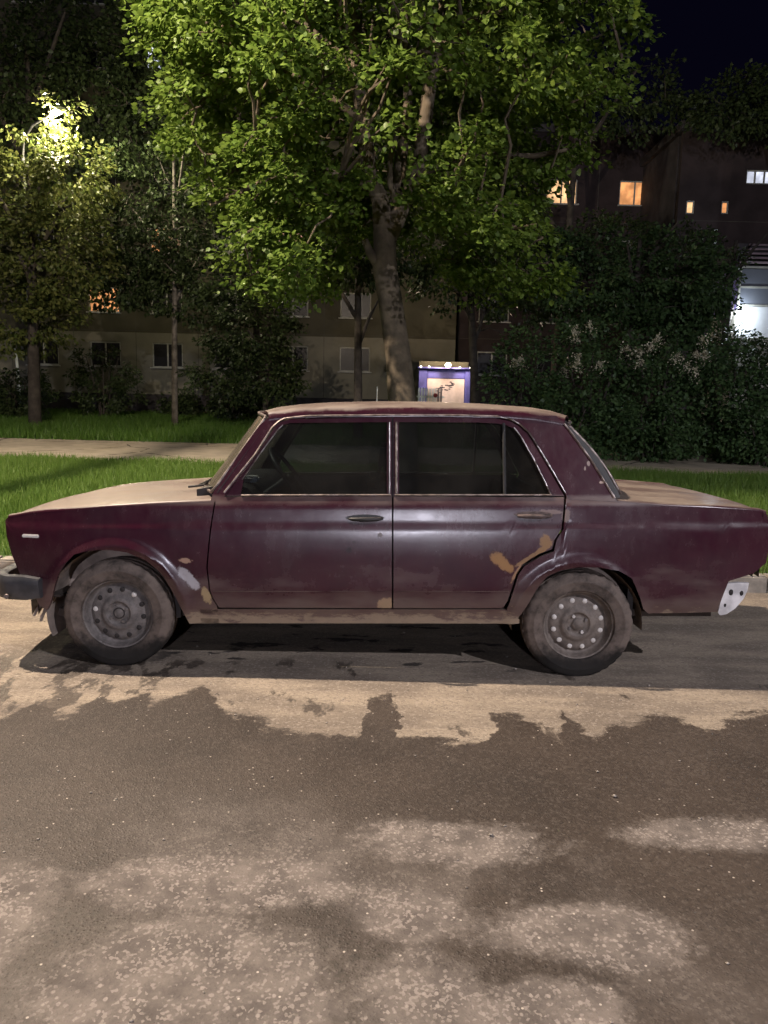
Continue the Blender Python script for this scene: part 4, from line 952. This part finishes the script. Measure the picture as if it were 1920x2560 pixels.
def block(name, label, x0, x1, y, roof, colx, sills, wd, h, lits, wallmat, dep=10, extra=()):
    root = empty(name, ((x0 + x1) / 2, y, gz(y))); tag(root, label, 'building', None); o = Vector(root.location)
    cells = [(cx - o.x, z - o.z, wd, h) for cx in colx for z in sills] + [(e[0] - o.x, e[1] - o.z, e[2], e[3]) for e in extra]
    zs = sills[0] + 1.6 - o.z
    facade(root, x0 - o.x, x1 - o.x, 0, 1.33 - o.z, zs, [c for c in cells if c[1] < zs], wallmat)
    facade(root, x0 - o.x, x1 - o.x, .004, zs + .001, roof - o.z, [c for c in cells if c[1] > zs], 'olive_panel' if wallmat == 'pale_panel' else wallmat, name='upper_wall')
    MB().box(x0 - o.x, x1 - o.x, .06, .3, -.6, 1.325 - o.z).build('plinth', 'dark_plinth', root, None)
    MB().box(x0 - o.x + .01, x1 - o.x - .01, .5, dep, -.5, roof - o.z - .02).build('core', 'dark_plinth', root, None)
    MB().box(x0 - o.x - .15, x1 - o.x + .15, -.15, dep + .1, roof - o.z + .002, roof - o.z + .35).build('roof', 'roof_edge', root, None)
    M = MB()
    for z in sills[1:]: M.box(x0 - o.x, x1 - o.x, -.004, -.0005, z - .82 - o.z, z - .80 - o.z)
    for a, c in zip(colx, colx[1:]): xx = (a + c) / 2; M.box(xx - .012 - o.x, xx + .012 - o.x, -.0035, -.001, 1.34 - o.z, roof - o.z - .02)
    M.build('panel_joints', 'joint_dark', root, None)
    for i, cx in enumerate(colx):
        for j, z in enumerate(sills):
            window(root, cx - o.x, .12, z - o.z, wd, h, lits.get((i, j)), 1)
    for e in extra: window(root, e[0] - o.x, .12, e[1] - o.z, e[2], e[3], e[4], e[5] if len(e) > 5 else 0, False)
    return root
SILLS = [2.6, 5.1, 7.85, 10.5, 13.15, 15.8, 18.45]
colA = [-25.2, -22.25, -19.3, -16.35, -13.4, -10.45, -7.5, -4.5, -1.55]
block('apartment_block', 'tall pale panel apartment block behind the trees on the left', -27, 3.2, 37.2, 21.5, colA, SILLS, 1.45, 1.15,
      {(4, 1): 'lit_orange', (5, 2): ['lit_orange', 'lit_dim'], (7, 2): ['lit_pink', 'lit_pink'], (8, 5): ['lit_orange', 'lit_orange'], (5, 5): ['lit_white', None]}, 'pale_panel')
colB = [5.0, 7.9, 11.3]
block('apartment_block', 'dark lower apartment block with orange lit windows, behind the lilac bushes', 3.4, 12.6, 37.5, 13.6, colB, SILLS[:4], 1.45, 1.1,
      {(1, 3): ['lit_amber', 'lit_amber'], (2, 3): ['lit_orange', 'lit_orange']}, 'brick_wall')
wing = block('building_wing', 'dark brick wing at the right edge carrying a floodlit balcony', 11.6, 26, 32.6, 12.2, [19.4], [2.4, 4.8, 7.2, 9.6], 1.4, 1.1, {}, 'brick_wall', 9,
      extra=[(12.1, 9.05, .34, .52, 'lit_amber'), (13.5, 9.08, .30, .50, 'lit_orange'), (15.0, 10.25, 1.5, .55, 'lit_white', 3)])
# glazed balcony with floodlight
bal = empty('glazed_balcony', (15.2, 31.3, .4)); tag(bal, 'white glazed balcony lit by a cold floodlight at the right edge', 'balcony')
bx0, bx1, by0, by1 = 13.2 - 15.2, 17.4 - 15.2, 30 - 31.3, 32.55 - 31.3
MB().box(bx0, bx1, by0, by1, -.5, 3.35).build('support_wall', 'balcony_side', bal, None)
MB().box(bx0 - .08, bx1 + .08, by0 - .08, by1 - .01, 3.352, 3.58).build('floor_slab', 'kerb_concrete', bal, None)
for k in range(3):
    a = bx0 + (bx1 - bx0) * k / 3; c = bx0 + (bx1 - bx0) * (k + 1) / 3
    MB().bbox(a + .008, c - .008, by0, by0 + .06, 3.59, 4.74, .008).build('parapet_panel', 'balcony_white', bal, None)
MB().bbox(bx0, bx0 + .06, by0 + .07, by1 - .02, 3.45, 4.62, .008).build('parapet_panel', 'balcony_side', bal, None)
MB().box(bx0 + .3, bx1, by0 + .9, by1 - .05, 3.6, 6.6).build('inner_wall', 'siding_glow_tint', bal, None)
M = MB()
for k in range(4): xx = bx0 + .03 + (bx1 - bx0 - .06) * k / 3; M.box(xx - .035, xx + .035, by0 + .005, by0 + .065, 4.75, 6.15)
for zz in (4.75, 5.42, 6.15): M.box(bx0 - .004, bx1 + .004, by0 + .001, by0 + .07, zz, zz + .07)
M.build('glazing_frame', 'window_frame_white', bal, None); MB().box(bx0 + .001, bx0 + .06, by1 - .1, by1 - .03, 4.63, 6.15).build('corner_post', 'window_frame_white', bal, None)
b_ = NB('balcony_pane'); b_.col(b_.mix(b_.noise(1.2, 3), (.10, .11, .14), (.17, .18, .2))); b_.rough(.15)
for k in range(3):
    for zz in (4.83, 5.50):
        a = bx0 + .03 + (bx1 - bx0 - .06) * k / 3 + .04; c = bx0 + .03 + (bx1 - bx0 - .06) * (k + 1) / 3 - .04
        MB().box(a, c, by0 + .03, by0 + .04, zz, zz + .62).build('pane', 'balcony_pane', bal, None)
MB().box(bx0 + .015, bx0 + .03, by0 + .08, by1 - .11, 4.63, 6.14).build('side_siding', 'siding_glow_tint', bal, None)
for k in range(5):
    MB().bbox(bx0 - .05 + .10 * k, bx1 + .05, by0 - .03 + .06 * k, by0 + .03 + .06 * k, 6.32 + .17 * k, 6.39 + .17 * k, .01).build('slat', 'slat_wood', bal, None)
MB().box(bx0, bx1, by0 + .36, by1 - .02, 6.25, 7.1).build('attic', 'roof_edge', bal, None)
fl = MB(); fl.bbox(-.09, .09, -.035, .035, -.06, .06, .012); fl = fl.build('floodlight', 'pole_steel', None, 40); fl.location = (13.12, 29.62, 4.98); fl.rotation_euler = (R(-60), 0, 0)
tag(fl, 'small floodlight on an arm above the white balcony parapet', 'lamp')
MB().box(-.075, .075, .036, .041, -.045, .045).build('lamp_face', 'bulb_cool', fl, None)
MB().tube([(0, -.02, .05), (0, .06, .16), (0, .1, .32)], .012, 6).build('arm', 'pole_steel', fl)
def light(kind, name, loc, power, color, size, parent=None, rot=None, spot=None, blend=.5):
    d = bpy.data.lights.new(name, kind); d.energy = power; d.color = color
    if kind in ('POINT', 'SPOT'): d.shadow_soft_size = size
    if spot: d.spot_size = spot; d.spot_blend = blend
    o = bpy.data.objects.new(name, d); link(o)
    if parent: o.parent = parent
    o.location = loc
    if rot: o.rotation_euler = rot
    return o
light('POINT', 'floodlight_glow', (0, .14, .0), P_LED, (.80, .90, 1.0), .06, fl)

# entrance with its lamp, fence, posts
en = empty('entrance_porch', (2.4, 33.0, .37)); tag(en, 'blue and white entrance porch with a glowing lamp on top', 'porch')
MB().bbox(-1.07, -.72, -.1, .25, 0, 2.30, .02).build('pillar', 'porch_blue', en); MB().bbox(.90, 1.12, -.1, .25, 0, 2.30, .02).build('pillar', 'porch_blue', en)
MB().bbox(-.715, .895, -.02, .2, 1.90, 2.30, .02).build('lintel', 'porch_blue', en)
dr = MB().bbox(-.70, .88, .0, .08, 0, 1.895, .01).build('door_panel', 'porch_panel', en)
M = MB()
for k in range(26):
    x = -.35 + RNG.uniform(0, .75); z = 1.35 + (x + .35) * .42 + RNG.uniform(-.16, .16); M.box(x, x + RNG.uniform(.05, .16), -.004, -.001, z, z + RNG.uniform(.02, .06))
M.build('scribbled_marks', 'ink', dr, None)['kind'] = 'stuff'
MB().box(-1.12, 1.17, -.30, .3, 2.305, 2.36).build('canopy', 'porch_blue', en); MB().box(-1.05, 1.05, .31, .45, 0, 2.62).build('glow_wall', 'olive_panel', en, None)  # wall behind the canopy added to catch the lamp's glow
MB().lathe([(0, .13), (.07, .11), (.11, .06), (.12, 0), (.08, -.06), (0, -.08)], 16, 'z').map(lambda x, y, z: (x + .12, y - .52, z + 2.42)).build('lamp_bulb', 'bulb_warm', en, 60)
for x in (-1.0, -.66, .62, 1.06):
    MB().lathe([(0, .045), (.03, .03), (.04, 0), (.03, -.03), (0, -.04)], 10, 'z').map(lambda a, b_, c: (a + x, b_ - .46, c + 2.36)).build('small_bulb', 'bulb_small', en, 60)
light('POINT', 'entrance_glow', (.12, -.72, 2.55), P_DOOR, (1.0, .78, .58), .08, en)
fe = empty('picket_fence', (1.80, 32.3, .36)); tag(fe, 'short white picket fence in front of the lit entrance', 'fence')
for k in range(9):
    MB().prism([(-.5 + k * .115, 0), (-.42 + k * .115, 0), (-.42 + k * .115, 1.45), (-.46 + k * .115, 1.52), (-.5 + k * .115, 1.45)], 0, .025).build('picket', 'picket_white' if k < 7 else 'picket_grey', fe, None)
for z in (.3, 1.1): MB().box(-.55, .6, .026, .06, z, z + .07).build('rail', 'picket_white', fe, None)
MB().lathe([(0, -.03), (.085, -.03), (.09, -.005)], 16).map(lambda x, y, z: (x + .22, y, z + 1.2)).build('round_sign', 'sign_red', fe)
po = MB().tube([(0, 0, 0), (0, 0, 1.5)], .025, 8).build('white_post', 'picket_white', None); po.location = (-.40, 32, .36); tag(po, 'thin white post left of the big trunk', 'post')
po2 = MB().tube([(0, 0, 0), (-.06, 0, 1.9), (-.1, 0, 2.6)], .055, 8).build('white_post', 'picket_white', None); po2.location = (-14.15, 30, .36); tag(po2, 'white leaning post at the left edge under the dark trees', 'post')
ac = MB().bbox(-.45, .45, -.3, 0, 0, .6, .03).build('air_conditioner', 'window_sill_metal', None); ac.location = (11.3, 37.3, 8.2); tag(ac, 'grey air conditioner box on the dark wall below the lit windows', 'air conditioner')
MB().lathe([(.20, -.012), (.22, -.012), (.22, 0), (.20, 0)], 20).map(lambda x, y, z: (x, y - .3, z + .3)).build('fan_grille', 'pole_steel', ac)

# ------------------------------------------------------------------ street lamps
def street_lamp(label, base, arm, h, power, color, rz, spot=None):
    root = empty('street_lamp', base, rz); tag(root, label, 'street lamp', 'street lamps')
    MB().tube([(0, 0, -.1), (0, 0, 1.2), (0, 0, h - .8)], [.10, .085, .055], 12).build('pole', 'pole_steel', root, 60)
    MB().tube([(0, 0, h - .85), (.05 * arm, 0, h - .3), (.3 * arm, 0, h - .02), (arm * .85, 0, h + .08)], .035, 8).build('arm', 'pole_steel', root, 60)
    hd = MB().bbox(arm * .8, arm * .8 + .6, -.14, .14, h + .03, h + .15, .03).build('lamp_head', 'pole_steel', root, 40)
    MB().box(arm * .8 + .1, arm * .8 + .52, -.10, .10, h + .012, h + .029).build('diffuser', 'lamp_diffuser', hd, None)
    light('POINT', 'lamp_glow', (arm * .8 + .3, 0, h - .05), power, color, .09, root)
    return root
street_lamp('street lamp on the kerb beyond the left edge, above the car', (-4.6, 6.75, .12), 1.5, 8.2, P_STREET, (1.0, .83, .66), R(-90))
street_lamp('distant street lamp down the side street behind the viewer', (1.6, -41, .0), 1.5, 8.5, P_ROAD, (.88, .86, 1.0), R(90))
street_lamp('added fill lamp shaped like a street lamp, unseen behind the viewer to the right', (8.5, -6.5, .0), 1.5, 8.5, P_FILL, (.93, .91, 1.0), R(90))
street_lamp('yard street lamp glowing through the top of the lamplit left tree', (-11.36, 25.0, .3), 2.34, 9.0, P_YARD, (1.0, .88, .60), R(-40))
